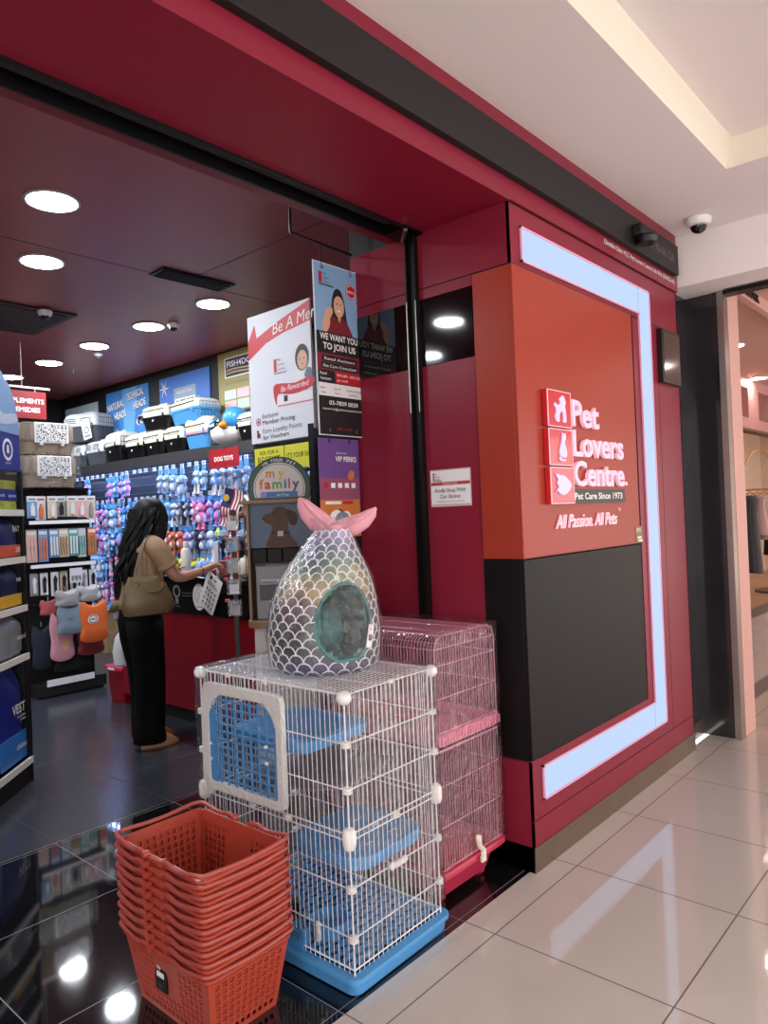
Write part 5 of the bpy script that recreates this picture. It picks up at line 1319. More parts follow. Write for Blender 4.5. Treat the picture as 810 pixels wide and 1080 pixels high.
g.text('Exclusive', W*.20, H*.185, .032, txt_grey, c=.014, rot=.02); g.text('Member Pricing', W*.20, H*.135, .032, txt_dark, c=.014, rot=.02, w=W*.52); g.text('Earn Loyalty Points', W*.20, H*.070, .032, txt_grey, c=.014, rot=.02, w=W*.62); g.text('for Vouchers', W*.20, H*.020, .032, txt_dark, c=.014, rot=.02, w=W*.42)
g.ring(W*.13, H*.165, .018, .024, txt_red, c=.014); g.disc(W*.13, H*.165, .010, txt_red, c=.014); g.rect(W*.10, W*.155, H*.04, H*.075, txt_red, .014); g.rect(W*.10, W*.125, H*.04, H*.10, txt_dark, .0145)
g.build('banner_print', bn, smooth=False)
fm = thing('banner_frame', 'black upright frame that carries the member banner over the counter end', 'frame', (.515, 2.29, 0))
G().box(0, .02, -.64, -.62, 1.072, 2.80, black_metal).build('upright', fm); G().box(0, .02, .0, .02, 1.072, 2.80, black_metal).build('upright', fm); G().box(-.0, .02, -.62, .0, 1.925, 1.95, black_metal).build('cross_bar', fm); G().box(-.0, .02, -.62, .0, 1.745, 1.765, black_metal).build('cross_bar', fm)
G().box(.0, .02, -.64, -.30, 1.072, 1.09, black_metal).build('foot', fm)
yel = mat('sign_yellow', '#d9d935', .5)
rs = thing('receipt_sign', 'yellow strip sign asking to take a receipt, under the member banner', 'sign', (.508, 2.285, 1.772))
g = G().frame((0, 0, 0), **FX); g.box(0, .29, 0, .15, 0, .006, yel); g.box(.30, .61, 0, .15, 0, .006, yel)
g.text('ASK FOR A', .145, .105, .028, txt_dark, al='C', c=.007); g.text('RECEIPT', .145, .045, .050, txt_dark, al='C', c=.007, w=.22); g.rect(.06, .24, .030, .034, txt_dark, .007)
g.text("IT'S YOUR RIGHT", .455, .065, .034, txt_dark, al='C', c=.007, w=.27); g.build('sign_strip', rs, smooth=False)
# black display board attached to the end of the jamb
db = thing('display_board', 'black display board standing beside the red jamb', 'display board', (-.285, .878, 0))
G().box(0, .275, 0, .025, .02, 1.86, black_paint).build('board', db); G().box(-.006, .0, -.004, .03, 0, 1.88, black_metal).box(.275, .281, -.004, .03, 0, 1.88, black_metal).build('edge_strip', db)
jp = thing('recruitment_poster', 'tall recruitment poster of a woman in a red shirt pointing forward', 'poster', (-.275, .85, 1.83))
pbl = mat('poster_paleblue', '#86abd2', .45); pmr = mat('poster_maroon', '#7e2230', .5)
W, H = .285, .78
G().frame((0, 0, 0), **FY).box(-.004, W+.004, -.004, H+.004, 0, .004, paper).build('poster_board', jp, smooth=False)
g = G().frame((0, 0, 0), **FY)
g.rect(0, W, 0, H, pbl, .0046)
for i in range(7):
    a_ = R(20+i*24); g.poly([(W*.55, H*.70), (W*.55+.3*math.cos(a_), H*.70+.3*math.sin(a_)), (W*.55+.3*math.cos(a_+.16), H*.70+.3*math.sin(a_+.16))], .0046, .0048, mat('ray_blue', '#a4c1e0', .5)) if .55*W+.3*math.cos(a_) < W and H*.70+.3*math.sin(a_) < H and .55*W+.3*math.cos(a_) > 0 else None
g.poly(smooth_loop([(W*.40, H*.60), (W*.36, H*.70), (W*.38, H*.80), (W*.46, H*.865), (W*.58, H*.865), (W*.66, H*.80), (W*.70, H*.70), (W*.74, H*.62), (W*.64, H*.62)], 3), .005, .0054, hair_p)
g.poly(smooth_loop([(W*.18, H*.595), (W*.28, H*.68), (W*.42, H*.70), (W*.50, H*.68), (W*.60, H*.70), (W*.72, H*.67), (W*.84, H*.60), (W*.84, H*.56), (W*.18, H*.56)], 3), .0054, .0058, pmr)
g.disc(W*.53, H*.765, .034, skin_p, c=.0062, ry=.050); g.disc(W*.49, H*.78, .004, txt_dark, c=.0066); g.disc(W*.57, H*.78, .004, txt_dark, c=.0066); g.rect(W*.49, W*.57, H*.735, H*.742, txt_white, .0066)
g.poly([(W*.49, H*.70), (W*.57, H*.70), (W*.53, H*.67)], .0060, .0064, skin_p)
g.poly(smooth_loop([(W*.13, H*.62), (W*.18, H*.70), (W*.26, H*.745), (W*.36, H*.75), (W*.38, H*.72), (W*.32, H*.69), (W*.30, H*.64), (W*.22, H*.60)], 3), .0066, .0072, skin_p)
g.rect(0, W, H*.475, H*.60, txt_dark, .0074); g.text('WE WANT YOU', W*.5, H*.555, .030, txt_white, al='C', w=W*.86, c=.008, bold=.02); g.text('TO JOIN US', W*.5, H*.500, .030, txt_white, al='C', w=W*.74, c=.008, bold=.02)
g.rect(0, W, H*.375, H*.475, pmr, .0072); g.rect(W*.1, W*.9, H*.425, H*.462, txt_dark, .0078); g.text('Retail Assistant', W*.5, H*.435, .014, txt_white, al='C', w=W*.7, c=.0084); g.rect(W*.08, W*.92, H*.385, H*.420, txt_dark, .0078); g.text('Pet Care Consultant', W*.5, H*.393, .014, txt_white, al='C', w=W*.76, c=.0084)
g.rect(0, W, H*.0, H*.375, txt_dark, .0066); g.rect(W*.38, W, H*.305, H*.375, txt_red, .0074); g.text('Retail', W*.04, H*.347, .014, txt_white, c=.008); g.text('Assistant', W*.04, H*.318, .014, txt_white, c=.008); g.text('RM1,800 - RM2,500', W*.42, H*.347, .012, txt_white, c=.008, w=W*.54); g.text('per month', W*.42, H*.318, .012, txt_white, c=.008)
g.rect(0, W, H*.225, H*.300, paper, .0074); g.text('Basic', W*.05, H*.265, .010, txt_dark, c=.008); g.text('Salary', W*.05, H*.240, .010, txt_dark, c=.008); g.text('Sign-On', W*.34, H*.265, .010, txt_dark, c=.008); g.text('Bonus', W*.36, H*.240, .010, txt_dark, c=.008); g.text('Company Target', W*.63, H*.265, .010, txt_dark, c=.008, w=W*.34); g.text('Incentives', W*.68, H*.240, .010, txt_dark, c=.008)
g.text('03-7839 0039', W*.55, H*.175, .020, txt_white, al='C', w=W*.66, c=.0078, bold=.01); g.text('myrecruit@petloverscentre.com', W*.52, H*.145, .010, txt_white, al='C', w=W*.9, c=.0078)
g.text('APPLY NOW', W*.55, H*.028, .012, txt_red, al='C', c=.0078)
g.rect(W*.10, W*.17, H*.885, H*.95, txt_red, .0056); g.text('Pet', W*.20, H*.935, .010, txt_dark, c=.0056); g.text('Lovers', W*.20, H*.912, .010, txt_dark, c=.0056); g.text('Centre', W*.20, H*.889, .010, txt_dark, c=.0056); g.rect(W*.10, W*.42, H*.872, H*.880, txt_dark, .0056)
g.disc(W*.83, H*.875, .036, txt_red, c=.0056); g.ring(W*.83, H*.875, .029, .032, paper, c=.0062); g.text('HIRING', W*.83, H*.865, .014, txt_white, al='C', w=W*.18, c=.0062)
g.build('poster_print', jp, smooth=False)
for a, b in ((.05, H-.02), (W-.05, H-.02), (.06, .02), (W-.05, .02)):
    g = G().frame((0, 0, 0), **FY); g.ring(a, b, .004, .008, steel, c=.0085, n=12); g.build('eyelet', jp)
hb = thing('hanging_bracket', 'black angled pipe from the ceiling that holds the recruitment poster', 'bracket', (0, 0, 0))
G().tube([(-.40, .85, HC), (-.40, .85, 2.705), (-.02, .85, 2.695)], .006, black_metal, 8).build('pipe', hb)
G().tube([(-.225, .848, 2.70), (-.225, .848, 2.60)], .0035, black_metal, 6).build('drop_rod', hb); G().tube([(-.04, .848, 2.80), (-.04, .848, 2.60)], .0035, black_metal, 6).build('drop_rod', hb)
vp = thing('perks_poster', 'purple and orange member perks poster below the recruitment poster', 'poster', (-.278, .862, 1.36))
W, H = .262, .455
ppu = mat('poster_purple', '#6b4b8d', .45); por = mat('poster_orange', '#c9793a', .45); pmd = mat('poster_mauve', '#93506a', .45)
g = G().frame((0, 0, 0), **FY); g.box(0, W, 0, H, 0, .003, ppu); g.build('poster_board', vp, smooth=False)
g = G().frame((0, 0, 0), **FY); g.rect(0, W*.98, 0, H*.38, por, .0036); g.rect(0, W*.98, H*.38, H*.60, pmd, .0038); g.text('PLC', W*.08, H*.82, .012, txt_red, c=.0045); g.text('discover our', W*.42, H*.845, .010, txt_white, c=.0045); g.text('VIP PERKS', W*.40, H*.77, .024, txt_white, w=W*.52, c=.0045, bold=.02)
for i in range(5): g.rect(W*(.10+.17*i), W*(.20+.17*i), H*.50, H*.55, txt_red if i == 0 else txt_white, .0045)
g.rect(W*.12, W*.50, H*.335, H*.365, paper, .0042); g.rect(W*.55, W*.8, H*.335, H*.365, txt_red, .0042)
for a, b, q, mm in ((.38, .17, .05, txt_white), (.52, .14, .055, tgr), (.45, .22, .03, hair_p), (.30, .12, .03, brn), (.62, .2, .03, txt_white)): g.disc(W*a, H*b, q, mm, c=.0046+q*.01, n=14)
g.poly(smooth_loop([(W*.70, H*.62), (W*.76, H*.68), (W*.86, H*.66), (W*.84, H*.60), (W*.76, H*.58)], 3), .003, .0046, por)
g.build('poster_print', vp, smooth=False)
for a in (.07, .20): G().tube([(a, -.006, H+.02), (a, -.008, H-.005), (a, -.004, H-.02)], .004, black_metal, 6).build('ring_clip', vp)
hd_ = thing('deals_sign', 'dark red heart-shaped deals sign on the black display board', 'sign', (-.12, .872, 1.13))
g = G().frame((0, 0, 0), **FY); o1 = smooth_loop([(-.01, -.14), (-.10, -.02), (-.12, .08), (-.06, .13), (0, .10), (.05, .13), (.11, .10), (.115, .02), (.09, -.07), (.045, -.12)], 4)
g.poly(o1, 0, .006, mat('neon_rim', '#d9785a', .5)); g.poly([(x*.92, y*.92) for x, y in o1], .006, .007, mat('deal_red', '#8a1420', .5)); g.text('MEMBER', .0, .065, .018, txt_white, al='C', c=.008); g.text('ON DEALS', .0, .035, .022, txt_white, al='C', c=.008, w=.17); g.build('sign_board', hd_, smooth=False)

# ------------------------------------------------------------------ product stand at the left edge
S2 = math.sqrt(.5)
st = thing('food_stand', 'black product stand with a blue arched header at the left edge', 'display stand', (-.75, 2.88, 0), R(45))
# local x runs to the right along the front, -y faces out
for nm, x in (('post', -.012), ('post', -1.05)):
    G().box(x-.015, x+.008, -.01, .012, 0, 1.80, black_metal).build(nm, st); G().box(x-.015, x+.008, .36, .38, 0, 1.80, black_metal).build(nm, st)
G().box(-1.05, -.01, .36, .368, .05, 1.78, black_paint).build('back_panel', st); G().box(-.008, -.004, .02, .36, .05, 1.78, mat('stand_mesh', '#141418', .5)).build('side_panel', st)
for z in (.14, .74, 1.02, 1.30, 1.57):
    s_ = G().box(-1.05, -.01, -.0, .36, z-.022, z-.004, black_metal).build('stand_shelf', st)
    G().box(-1.05, -.012, -.016, -.002, z-.034, z+.002, white_plastic).build('price_rail', s_, label='white price rail')
G().box(-1.05, -.01, .0, .36, 0, .10, black_paint).build('plinth', st)
navyb = mat('header_navy', '#1c2b8c', .4); skyb = mat('header_sky', '#7f9fcb', .4)
hdr = [(-1.05, 1.79), (-.045, 1.79), (-.05, 2.02), (-.06, 2.08), (-.10, 2.19), (-.16, 2.27), (-.30, 2.36), (-.50, 2.41), (-.75, 2.36), (-.95, 2.2), (-1.05, 2.0)]
g = G().frame((0, -.02, 0), **FY); g.poly(hdr, -.06, .0, navyb); g.build('header_box', st, bevel=.003)
g = G().frame((0, -.02, 0), **FY); g.poly([(-1.05, 2.0), (-.052, 2.0)]+hdr[2:], 0, .002, skyb)
g.poly(smooth_loop([(-1.0, 2.03), (-.6, 2.06), (-.3, 2.04), (-.08, 2.07), (-.10, 2.12), (-.25, 2.10), (-.35, 2.15), (-.6, 2.12), (-.95, 2.13)], 3), .002, .003, mat('header_haze', '#b9c4dd', .5))
g.disc(-.21, 1.905, .062, txt_white, c=.003); g.disc(-.21, 1.905, .045, navyb, c=.004); g.poly([(-.225, 1.885), (-.195, 1.885), (-.20, 1.93), (-.22, 1.93)], .004, .0046, txt_white); g.text('pet food', -.21, 1.825, .014, txt_white, al='C', c=.003)
g.text('INVEST', -.75, 1.87, .07, txt_white, c=.003, bold=.02); g.build('header_print', st, smooth=False)
def bag(label, x, z, w, h, d_, m, m2=None, txt=None, tm=None, crease=0):
    t = thing('pet_food_bag', label, 'pet food bag', (-.75+x*S2-.0*S2, 2.88+x*S2, z), R(45), 'bags of pet food on the product stand')
    rings = []
    for i in range(9):
        v_ = i/8; tap = 1-.18*max(0, v_-.75)/.25; th = d_/2*(1-.75*max(0, v_-.72)/.28)*(1 if i else .85)
        rings.append([(w/2*tap*sgn_(math.cos(a))*abs(math.cos(a))**.35+.004*math.sin(9*a+3*v_), .095+th*sgn_(math.sin(a))*abs(math.sin(a))**.5, h*v_) for a in [2*math.pi*k/24 for k in range(24)]])
    G().loft(rings, m).build('bag_body', t)
    if m2: 
        g = G().frame((0, .095-d_/2-.003, 0), **FY); g.box(-w*.48, w*.48, h*.02, h*.30, 0, .004, m2); g.build('colour_band', t, bevel=.002)
    if txt:
        g = G().frame((0, .095-d_/2-.008, 0), **FY)
        for i, (s_, bb, hh) in enumerate(txt): g.text(s_, w*.44, h*bb, hh, tm or txt_white, al='R', c=.003, bold=.015)
        g.build('bag_print', t, smooth=False)
    return t
def sgn_(v): return 1 if v >= 0 else -1
bag('tall navy and blue bag of pet food on the lowest shelf of the stand', -.19, .142, .34, .56, .15, mat('bag_navy', '#1f2f86', .3, bump=.3, bscale=9), mat('bag_blue', '#2f78c8', .35), [('VEST', .50, .055), ('best nutrition', .45, .014), ('for them', .41, .014), ('chicken', .14, .03)])
bag('second tall navy bag of pet food further left on the lowest shelf', -.58, .142, .34, .56, .15, mat('bag_navy', '#1f2f86', .3), mat('bag_blue', '#2f78c8', .35), [('VEST', .50, .055)])
bag('silver grey crinkled pillow bag on the second shelf of the stand', -.165, .742, .30, .235, .18, mat('bag_silver', '#9aa0aa', .25, metal=.3, bump=.6, bscale=9), None, [('natural', .4, .03)], lgrey_plastic)
bag('navy bag with a yellow lower band on the middle shelf of the stand', -.165, 1.022, .28, .235, .16, mat('bag_darknavy', '#1a2350', .35, bump=.4, bscale=10), mat('bag_yellow', '#d6a72e', .35), [('mix', .6, .03)])
bag('navy and coral bag marked 200 on the fourth shelf of the stand', -.165, 1.302, .29, .235, .16, mat('bag_navy2', '#252f6b', .35, bump=.4, bscale=10), mat('bag_coral', '#c9553a', .35), [('RAY', .62, .035), ('200', .12, .03)])
def tin(label, x, dx):
    t = thing('food_tub', label, 'pet food tub', (-.75+x*S2, 2.88+x*S2, 1.572), R(45))
    G().rbox(-.065, .065, .01, .13, 0, .165, mat('tub_lime', '#a8b53a', .35), r=.015).build('tub_body', t, bevel=.003); G().box(-.066, .066, .008, .012, .05, .115, navyb).build('tub_band', t)
    g = G().frame((0, .0075, 0), **FY); g.text('purest', 0, .072, .02, txt_white, al='C', c=.001, w=.09); g.text('2 in 1', 0, .02, .015, txt_dark, al='C', c=.001); g.build('tub_print', t, smooth=False)
tin('lime green tub with a navy band, right end of the stand top shelf', -.105, 0); tin('lime green tub with a navy band, left of its twin on the top shelf', -.245, 0)

# ------------------------------------------------------------------ the customer
def person():
    p = thing('person', 'woman with long black hair, tan top and black trousers leaning at the counter', 'person', (.0, 2.90, 0), R(-10))
    # body: one skinned mesh, facing local +x
    J = {}; V = []; E = []; RD = []
    def j(n, co, r, pa=None):
        J[n] = len(V); V.append(co); RD.append(r)
        if pa: E.append((J[pa], J[n]))
    j('pelvis', (-.01, 0, .88), .115)
    j('waist', (.0, 0, 1.02), .095, 'pelvis'); j('chest', (.02, 0, 1.20), .11, 'waist'); j('upper', (.035, 0, 1.31), .085, 'chest'); j('neck', (.055, 0, 1.385), .046, 'upper'); j('neck2', (.07, 0, 1.43), .045, 'neck')
    j('head', (.095, 0, 1.50), .074, 'neck2'); j('crown', (.085, 0, 1.565), .070, 'head'); j('chin', (.150, 0, 1.465), .028, 'head'); j('nose', (.178, 0, 1.515), .010, 'head')
    for s, n in ((1, 'l'), (-1, 'r')):
        j('hip'+n, (0, s*.085, .84), .085, 'pelvis'); j('knee'+n, (.02, s*.085, .47), .055, 'hip'+n); j('ankle'+n, (-.015+(.05 if s > 0 else 0), s*.085, .085), .034, 'knee'+n); j('ball'+n, (.09+(.05 if s > 0 else 0), s*.09, .035), .028, 'ankle'+n); j('toe'+n, (.15+(.05 if s > 0 else 0), s*.09, .028), .020, 'ball'+n)
        j('sh'+n, (.035, s*.145, 1.315), .055, 'upper')
    j('elr', (.165, -.205, 1.095), .040, 'shr'); j('fr', (.29, -.18, 1.115), .034, 'elr'); j('wrr', (.385, -.155, 1.135), .025, 'fr'); j('palr', (.43, -.145, 1.150), .026, 'wrr'); j('knr', (.462, -.142, 1.158), .022, 'palr')
    j('ell', (-.02, .215, 1.07), .038, 'shl'); j('wrl', (.01, .235, .86), .025, 'ell'); j('pall', (.015, .235, .81), .026, 'wrl'); j('knl', (.018, .235, .785), .020, 'pall')
    for k, (dy, dz, dx) in enumerate(((-.030, .000, .052), (-.010, .006, .060), (.010, .004, .056), (.028, -.004, .044))):
        j('fa%d' % k, (.468+dx*.35, -.142+dy*.8, 1.162+dz), .0085, 'knr'); j('fb%d' % k, (.470+dx*.75, -.142+dy, 1.150+dz), .0078, 'fa%d' % k); j('fc%d' % k, (.464+dx*.9, -.142+dy, 1.125+dz), .0068, 'fb%d' % k)
        j('ga%d' % k, (.018+dy*.7, .235-.004, .765), .0085, 'knl'); j('gb%d' % k, (.018+dy*.8, .222, .742), .0078, 'ga%d' % k); j('gc%d' % k, (.018+dy*.8, .205, .752), .0068, 'gb%d' % k)
    j('tha', (.445, -.115, 1.148), .010, 'palr'); j('thb', (.468, -.100, 1.136), .0085, 'tha')
    j('tla', (.040, .225, .795), .010, 'pall'); j('tlb', (.045, .212, .772), .0085, 'tla')
    me = bpy.data.meshes.new('body'); me.from_pydata(V, E, []); o = bpy.data.objects.new('body', me); sc.collection.objects.link(o); o.parent = p
    md = o.modifiers.new('skin', 'SKIN'); md.use_smooth_shade = True
    for i, r_ in enumerate(RD):
        me.skin_vertices[0].data[i].radius = (r_, r_)
    me.skin_vertices[0].data[0].use_root = True
    sb = o.modifiers.new('sub', 'SUBSURF'); sb.levels = 2; sb.render_levels = 2
    me.materials.append(skin_m)
    # face details
    for s in (-1, 1):
        G().ball((.160, s*.028, 1.525), .008, .012, .007, txt_white, 10, 6).build('eye', o, label='eye'); G().ball((.168, s*.028, 1.525), .004, .005, .005, txt_dark, 8, 5).build('iris', o)
    G().ball((.168, 0, 1.480), .008, .022, .006, mat('lips', '#9c5550', .5), 10, 6).build('mouth', o)
    def ell(cx_, cy_, z, rx, ry, n=28, w=0.0, ph=0): return [(cx_+rx*math.cos(2*math.pi*k/n)*(1+w*math.sin(5*2*math.pi*k/n+ph)), cy_+ry*math.sin(2*math.pi*k/n)*(1+w*math.sin(4*2*math.pi*k/n+ph)), z) for k in range(n)]
    # top with short cuffed sleeves
    g = G(); g.loft([ell(-.01, 0, .905, .125, .165, w=.02), ell(-.01, 0, .95, .128, .168, w=.025, ph=1), ell(.0, 0, 1.02, .118, .152, w=.02, ph=2), ell(.012, 0, 1.12, .120, .155, w=.015), ell(.022, 0, 1.21, .125, .162, w=.01), ell(.03, 0, 1.29, .110, .165), ell(.04, 0, 1.345, .080, .140), ell(.05, 0, 1.378, .060, .085), ell(.055, 0, 1.392, .056, .060)], tan_cloth, cap=False)
    top_ = g.build('top', p, label='tan cotton top', solid=.004)
    for s, pts in ((-1, [(.035, -.115, 1.325), (.05, -.165, 1.30), (.085, -.192, 1.235), (.115, -.205, 1.17)]), (1, [(.035, .115, 1.325), (.03, .165, 1.30), (.015, .19, 1.235), (-.0, .205, 1.17)])):
        sl = G().tube(smooth_loop(pts, 4, closed=False), [.066]*3+[.068]*4+[.066]*6, tan_cloth, 16, cap=False).build('sleeve', top_, solid=.004)
        q = [Vector(v_) for v_ in pts[-2:]]; d_ = (q[1]-q[0]).normalized(); G().tube([q[1]-d_*.028, q[1]-d_*.024, q[1]-d_*.004, q[1]], [.068, .072, .072, .066], tan_cloth, 16, cap=False).build('cuff', sl)
    # trousers
    g = G(); g.loft([ell(-.01, 0, .955, .118, .158), ell(-.012, 0, .90, .128, .170), ell(-.015, 0, .83, .135, .175), ell(-.012, 0, .79, .125, .172)], black_cloth); 
    tr = g.build('trousers', p, label='loose black trousers')
    for s in (-1, 1):
        dx = .05 if s > 0 else 0
        g = G(); g.loft([ell(-.010, s*.075, .84, .125, .100, w=.01), ell(-.005, s*.080, .70, .112, .098, w=.02), ell(.008+dx*.3, s*.082, .50, .098, .090, w=.02, ph=1), ell(.0+dx*.7, s*.085, .30, .095, .088, w=.03, ph=2), ell(-.01+dx, s*.086, .12, .100, .090, w=.04), ell(-.01+dx, s*.086, .045, .104, .092, w=.04, ph=1)], black_cloth, cap=False); g.build('trouser_leg', tr, solid=.004)
        g = G(); L_ = []
        for z, q in ((.002, 1.0), (.012, 1.03), (.03, .98), (.055, .72), (.075, .50)):
            L_.append([(.055+dx+(.125*q)*math.cos(a)-.02*(1-q), s*.088+(.044*q if math.cos(a) > -.2 else .036*q)*math.sin(a), z) for a in [2*math.pi*k/22 for k in range(22)]])
        shoe = G().loft(L_, tan_leather).build('shoe', p, label='tan flat shoe'); G().loft([[(x, y, z*.0+zz) for x, y, z in L_[1]] for zz in (0.0, .010)], mat('shoe_sole', '#5d4836', .6)).build('sole', shoe)
    # long wavy hair
    g = G(); g.ball((.078, 0, 1.535), .112, .098, .105, hair_m, 20, 14)
    rnd = random.Random(3)
    for i in range(110):
        a = R(70+220*rnd.random()); rr_h = rnd.uniform(.65, 1.0)
        bx, by = .07+.105*rr_h*math.cos(a), .095*rr_h*math.sin(a)
        x, y, z = bx, by, 1.545; pts = []; ph = rnd.uniform(0, 6); end = rnd.uniform(1.06, 1.16) if math.cos(a) < -.2 else rnd.uniform(1.12, 1.25)
        n = 12
        for k in range(n):
            v_ = k/(n-1); zz = 1.56-(1.56-end)*v_
            spread = 1+.75*v_ if v_ > .2 else 1.0
            pts.append((.07+(bx-.07)*spread-.055*v_+.012*math.sin(ph+v_*14), by*(1+.45*v_)+.012*math.cos(ph*1.3+v_*13), zz))
        g.tube(pts, [.016+.004*math.sin(k*1.3) if k < n-2 else (.011 if k < n-1 else .003) for k in range(n)], hair_m, 5)
    for s in (-1, 1):
        for i in range(12):
            ph = rnd.uniform(0, 6); q = i/12
            g.tube([(.085+q*.06, s*(.088-.02*q), 1.57), (.11+q*.05, s*(.098-.012*q), 1.50), (.095+q*.04+.01*math.sin(ph), s*(.105), 1.42), (.06+q*.05, s*(.115+.01*math.sin(ph)), 1.34), (.05+q*.05+.01*math.cos(ph), s*.118, 1.26), (.05+q*.03, s*.11, 1.22)], [.014, .016, .016, .014, .011, .004], hair_m, 5)
    g.build('hair', p, label='long wavy black hair')
    G().tube([(.362+.028*0+.0*math.cos(a)-.004, -.160+.029*math.cos(a), 1.130+.029*math.sin(a)) for a in [2*math.pi*k/16 for k in range(16)]], .004, mat('dark_bead', '#2c2422', .3), 6, closed=True).build('bracelet', p)
    return p
person()
hb_ = thing('shoulder_bag', 'olive brown slouchy shoulder bag hanging at the customer side', 'bag', (-.0, 2.90, 0), R(-10))
g = G(); rings = []
for z, w, d_, ox in ((.885, .125, .035, 0), (.895, .155, .055, 0), (.94, .168, .070, 0), (1.00, .160, .066, -.005), (1.05, .135, .052, -.012), (1.09, .110, .036, -.02), (1.115, .10, .020, -.02)):
    rings.append([(-.045+ox+w*math.cos(a)*(1+.02*math.sin(6*a+z*30)), -.245+d_*math.sin(a)*(1+.06*math.sin(5*a+z*40)), z+(.018*math.cos(2*a) if z > 1.0 else -.0)) for a in [2*math.pi*k/30 for k in range(30)]])
g.loft(rings, olive_leather); body_ = g.build('bag_body', hb_)
for dy in (-.01, .018):
    G().tube(smooth_loop([(-.13, -.24+dy, 1.09), (-.085, -.20+dy, 1.22), (-.01, -.145+dy, 1.362), (.045, -.135+dy, 1.372), (.055, -.20+dy, 1.24), (.05, -.24+dy, 1.09)], 5, closed=False), .009, olive_leather, 8, flat=.6).build('shoulder_strap', hb_)
for x in (-.12, .045): G().tube([(x+.012*math.cos(a), -.286 if False else -.278, 1.075+.012*math.sin(a)) for a in [2*math.pi*k/12 for k in range(12)]], .003, brass, 6, closed=True).build('brass_ring', hb_)
for x in (-.14, -.05, .05): G().lathe([(.006, 0), (.007, .006), (0, .008)], brass, c=(x, -.295, .897), n=10).build('stud', body_)
g = G().tube(smooth_loop([(-.12, -.27, 1.06), (-.06, -.30, 1.035), (.0, -.30, 1.035), (.045, -.275, 1.06)], 4, closed=False), .006, olive_leather, 6); g.build('front_strap', hb_)
wb = thing('plastic_carrier_bag', 'white plastic bag hanging from the customer left hand', 'bag', (-.0, 2.90, 0), R(-10))
g = G(); rings = []
for z, w, d_ in ((.50, .05, .03), (.515, .085, .045), (.60, .095, .05), (.70, .075, .045), (.735, .05, .03)):
    rings.append([(-.03+w*math.cos(a)*(1+.05*math.sin(5*a+z*20)), .232+d_*math.sin(a)*(1+.08*math.sin(4*a+z*30)), z) for a in [2*math.pi*k/20 for k in range(20)]])
g.loft(rings, mat('white_polythene', '#c9cbd2', .35)); g.build('bag_body', wb); G().tube([(-.06, .225, .72), (-.02, .218, .745), (.02, .214, .752), (.045, .218, .745), (.02, .225, .72)], .006, MATS['white_polythene'], 6).build('bag_handle', wb)
t = thing('red_bin', 'small red bin standing on the floor at the far end of the counter', 'bin', (.56, 4.19, 0))
G().rbox(-.10, .10, -.12, .12, 0, .29, counter_red, r=.03, taper=.02).rbox(-.115, .115, -.135, .135, .27, .30, rose_plastic, r=.03).build('bin_body', t, bevel=.003); G().box(-.119, -.113, -.05, .05, .275, .292, white_plastic).build('bin_label', t)

# ------------------------------------------------------------------ neighbouring boutique
pk = mat('boutique_pink', '#d3a296', .6); pkw = mat('boutique_cream', '#e0c8b0', .6); pk2 = mat('boutique_trim', '#c48e8c', .5)
struct('wall_boutique_jamb', G().box(2.25, 2.46, -.175, -.150, 0, 2.76, pk).box(2.40, 2.44, -.145, .5, 0, 2.9, pk))
struct('floor_boutique', G().box(2.42, 14, -.30, .15, -.02, .001, mall_tile).box(2.42, 14, .15, 1.07, -.02, .002, tile_mat('boutique_mosaic', '#d9d2cf', '#8b8580', .30, 0, .15, .006, .2)).box(2.42, 14, 1.07, 3.2, -.02, .003, mat('boutique_oak', '#c3a278', .4, noise=.1, nscale=5)))
struct('trim_7', G().box(2.42, 14, .02, .15, .0, .004, mat('grey_border_tile', '#7b756f', .4)).box(2.42, 14, 1.07, 1.30, .0, .005, MATS['grey_border_tile']))
struct('trim_10', G().box(2.19, 2.44, -.175, -.155, 0, .002, steel))
struct('ceiling_boutique', G().box(2.2, 14, -6, 3.2, 2.95, 3.0, pk))
struct('wall_boutique_rear', G().box(2.42, 14, 2.6, 2.7, 0, 3.0, pkw).box(13.9, 14, -6, 2.7, 0, 3.0, pkw))
g = G().box(5.5, 13.5, 1.0, 1.12, 2.82, 2.95, pk2).box(5.5, 13.5, 1.0, 1.12, 2.33, 2.46, pk2)
for i in range(8): g.box(5.95+i*1.15, 6.40+i*1.15, 1.0, 1.12, 2.46, 2.82, pk2)
struct('wall_boutique_shelving', g)
struct('trim_8', G().box(5.5, 13.5, .99, 1.12, 2.30, 2.33, mat('brown_trim', '#6b4a3a', .5)))
struct('wall_boutique_fascia', G().box(2.44, 4.6, -.095, -.05, 2.86, 2.95, pk))
struct('wall_boutique_header', G().box(2.19, 2.25, -6, -.155, 2.76, 2.95, black_lam))
struct('trim_9', G().box(2.17, 2.26, -6, -.17, 2.71, 2.76, black_metal).box(2.14, 2.17, -6, -.19, 2.73, 2.76, steel))
G().frame((2.62, -.10, 2.882), **FY).text('MAKNA BUTIK', .0, 0, .058, txt_dark, c=0, depth=.006, w=.66).build('boutique_lettering', label='dark boutique lettering high inside the pink shop', cat='lettering', smooth=False)
bl = thing('boutique_downlight', 'round downlight in the pink boutique ceiling, nearest the shop door', 'ceiling light', (4.95, .55, 2.95)); lamp_parts(bl, .09, lamp_neigh)
for x, y, lb in ((7.2, .9, 'second downlight deeper inside the pink boutique'), (9.4, 1.2, 'third downlight over the clothes rail in the boutique'), (11.6, 1.2, 'farthest downlight in the boutique'), (5.4, -1.5, 'boutique downlight right of the doorway'), (8.5, -1.5, 'boutique downlight behind the doorway')):
    dup(bl, (x, y, 2.95), label=lb)['group'] = 'boutique ceiling downlights'
bl['group'] = 'boutique ceiling downlights'
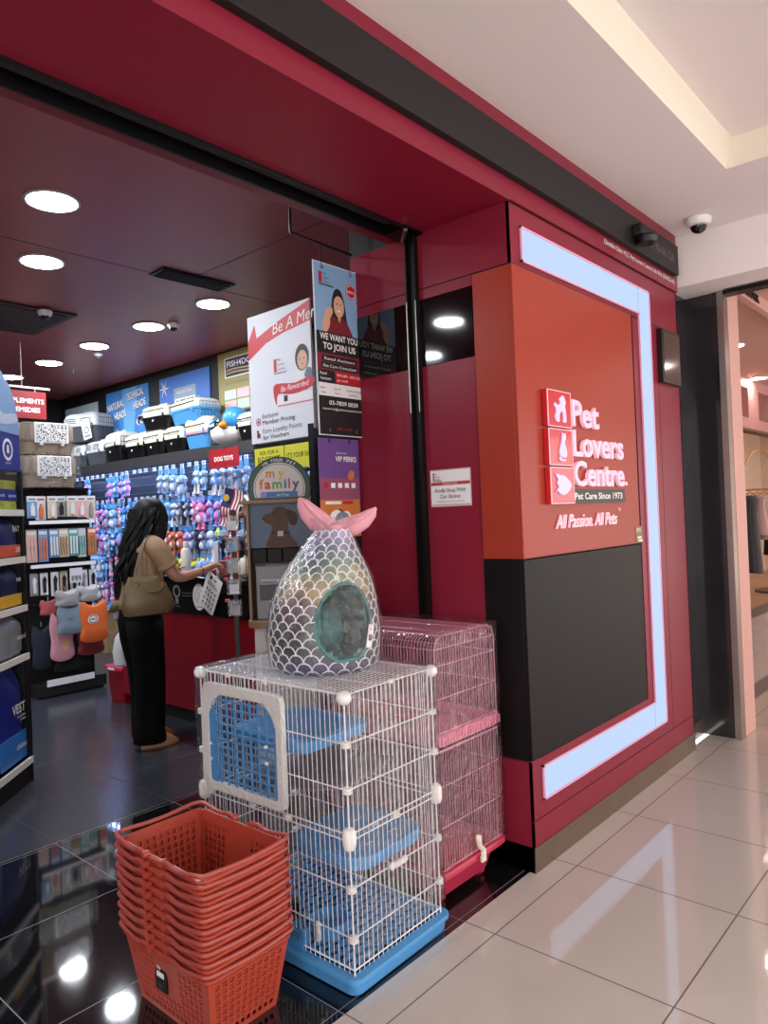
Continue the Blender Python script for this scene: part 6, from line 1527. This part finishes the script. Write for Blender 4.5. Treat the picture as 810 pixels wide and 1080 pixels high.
rk = thing('clothes_rail', 'brass clothes rail with a tall hoop inside the boutique', 'clothes rail', (10.0, 1.65, 0))
dx_, dy_ = .662, -.749
def rp(a, z): return (a*dx_, a*dy_, z)
G().tube([rp(-1.0, 1.62), rp(1.0, 1.62)], .014, brass, 8).build('rail', rk); G().tube([rp(.0+.28*math.cos(a), 1.62+.62*math.sin(a)) for a in [math.pi*k/14 for k in range(15)]], .012, brass, 8).build('hoop', rk)
G().tube([rp(.32, 0), rp(.32, 1.62)], .03, brass, 8).build('post', rk); G().lathe([(.42, 0), (.42, .03), (.05, .05)], mat('rail_base', '#5e4a40', .4), c=rp(.32, 0), n=24).build('base_disc', rk)
cols = [('black', '#1c1b1f', 'black'), ('slate', '#4a4c55', 'slate grey'), ('slate', '#5b5d66', 'mid grey'), ('char', '#3a3b42', 'charcoal'), ('slate3', '#6a6b72', 'light grey'), ('blush', '#d9b5ae', 'blush pink'), ('ivory', '#dcd6cc', 'ivory'), ('blk2', '#232228', 'black striped'), ('white_', '#d8d5d2', 'white')]
for i, (k_, h_, nm) in enumerate(cols):
    a = -.62+i*.115; L_ = (1.0, 1.25, 1.28, 1.2, 1.22, .62, .7, .95, .8)[i]
    t = thing('dress', '%s garment, %s from the left on the boutique rail' % (nm, ordn(i)), 'garment', (10.0+a*dx_, 1.65+a*dy_, 1.60), R(-30), 'garments on the boutique rail')
    g = G(); rings = []
    for v_, w, d_ in ((0, .03, .10), (.05, .045, .17), (.25, .045, .13), (.55, .06, .16), (1.0, .075, .20)):
        rings.append([(w*math.cos(b)*(1+.12*math.sin(6*b)), d_*math.sin(b), -.07-L_*v_) for b in [2*math.pi*k/18 for k in range(18)]])
    g.loft(rings, mat('garment_'+nm.replace(' ', '_'), h_, .8)); g.build('fabric', t)
    G().tube([(0, 0, .035), (0, .015, .02), (0, 0, 0), (0, 0, -.02), (0, .14, -.07)], .006, brass, 6).tube([(0, 0, -.02), (0, -.14, -.07)], .006, brass, 6).build('hanger', t)
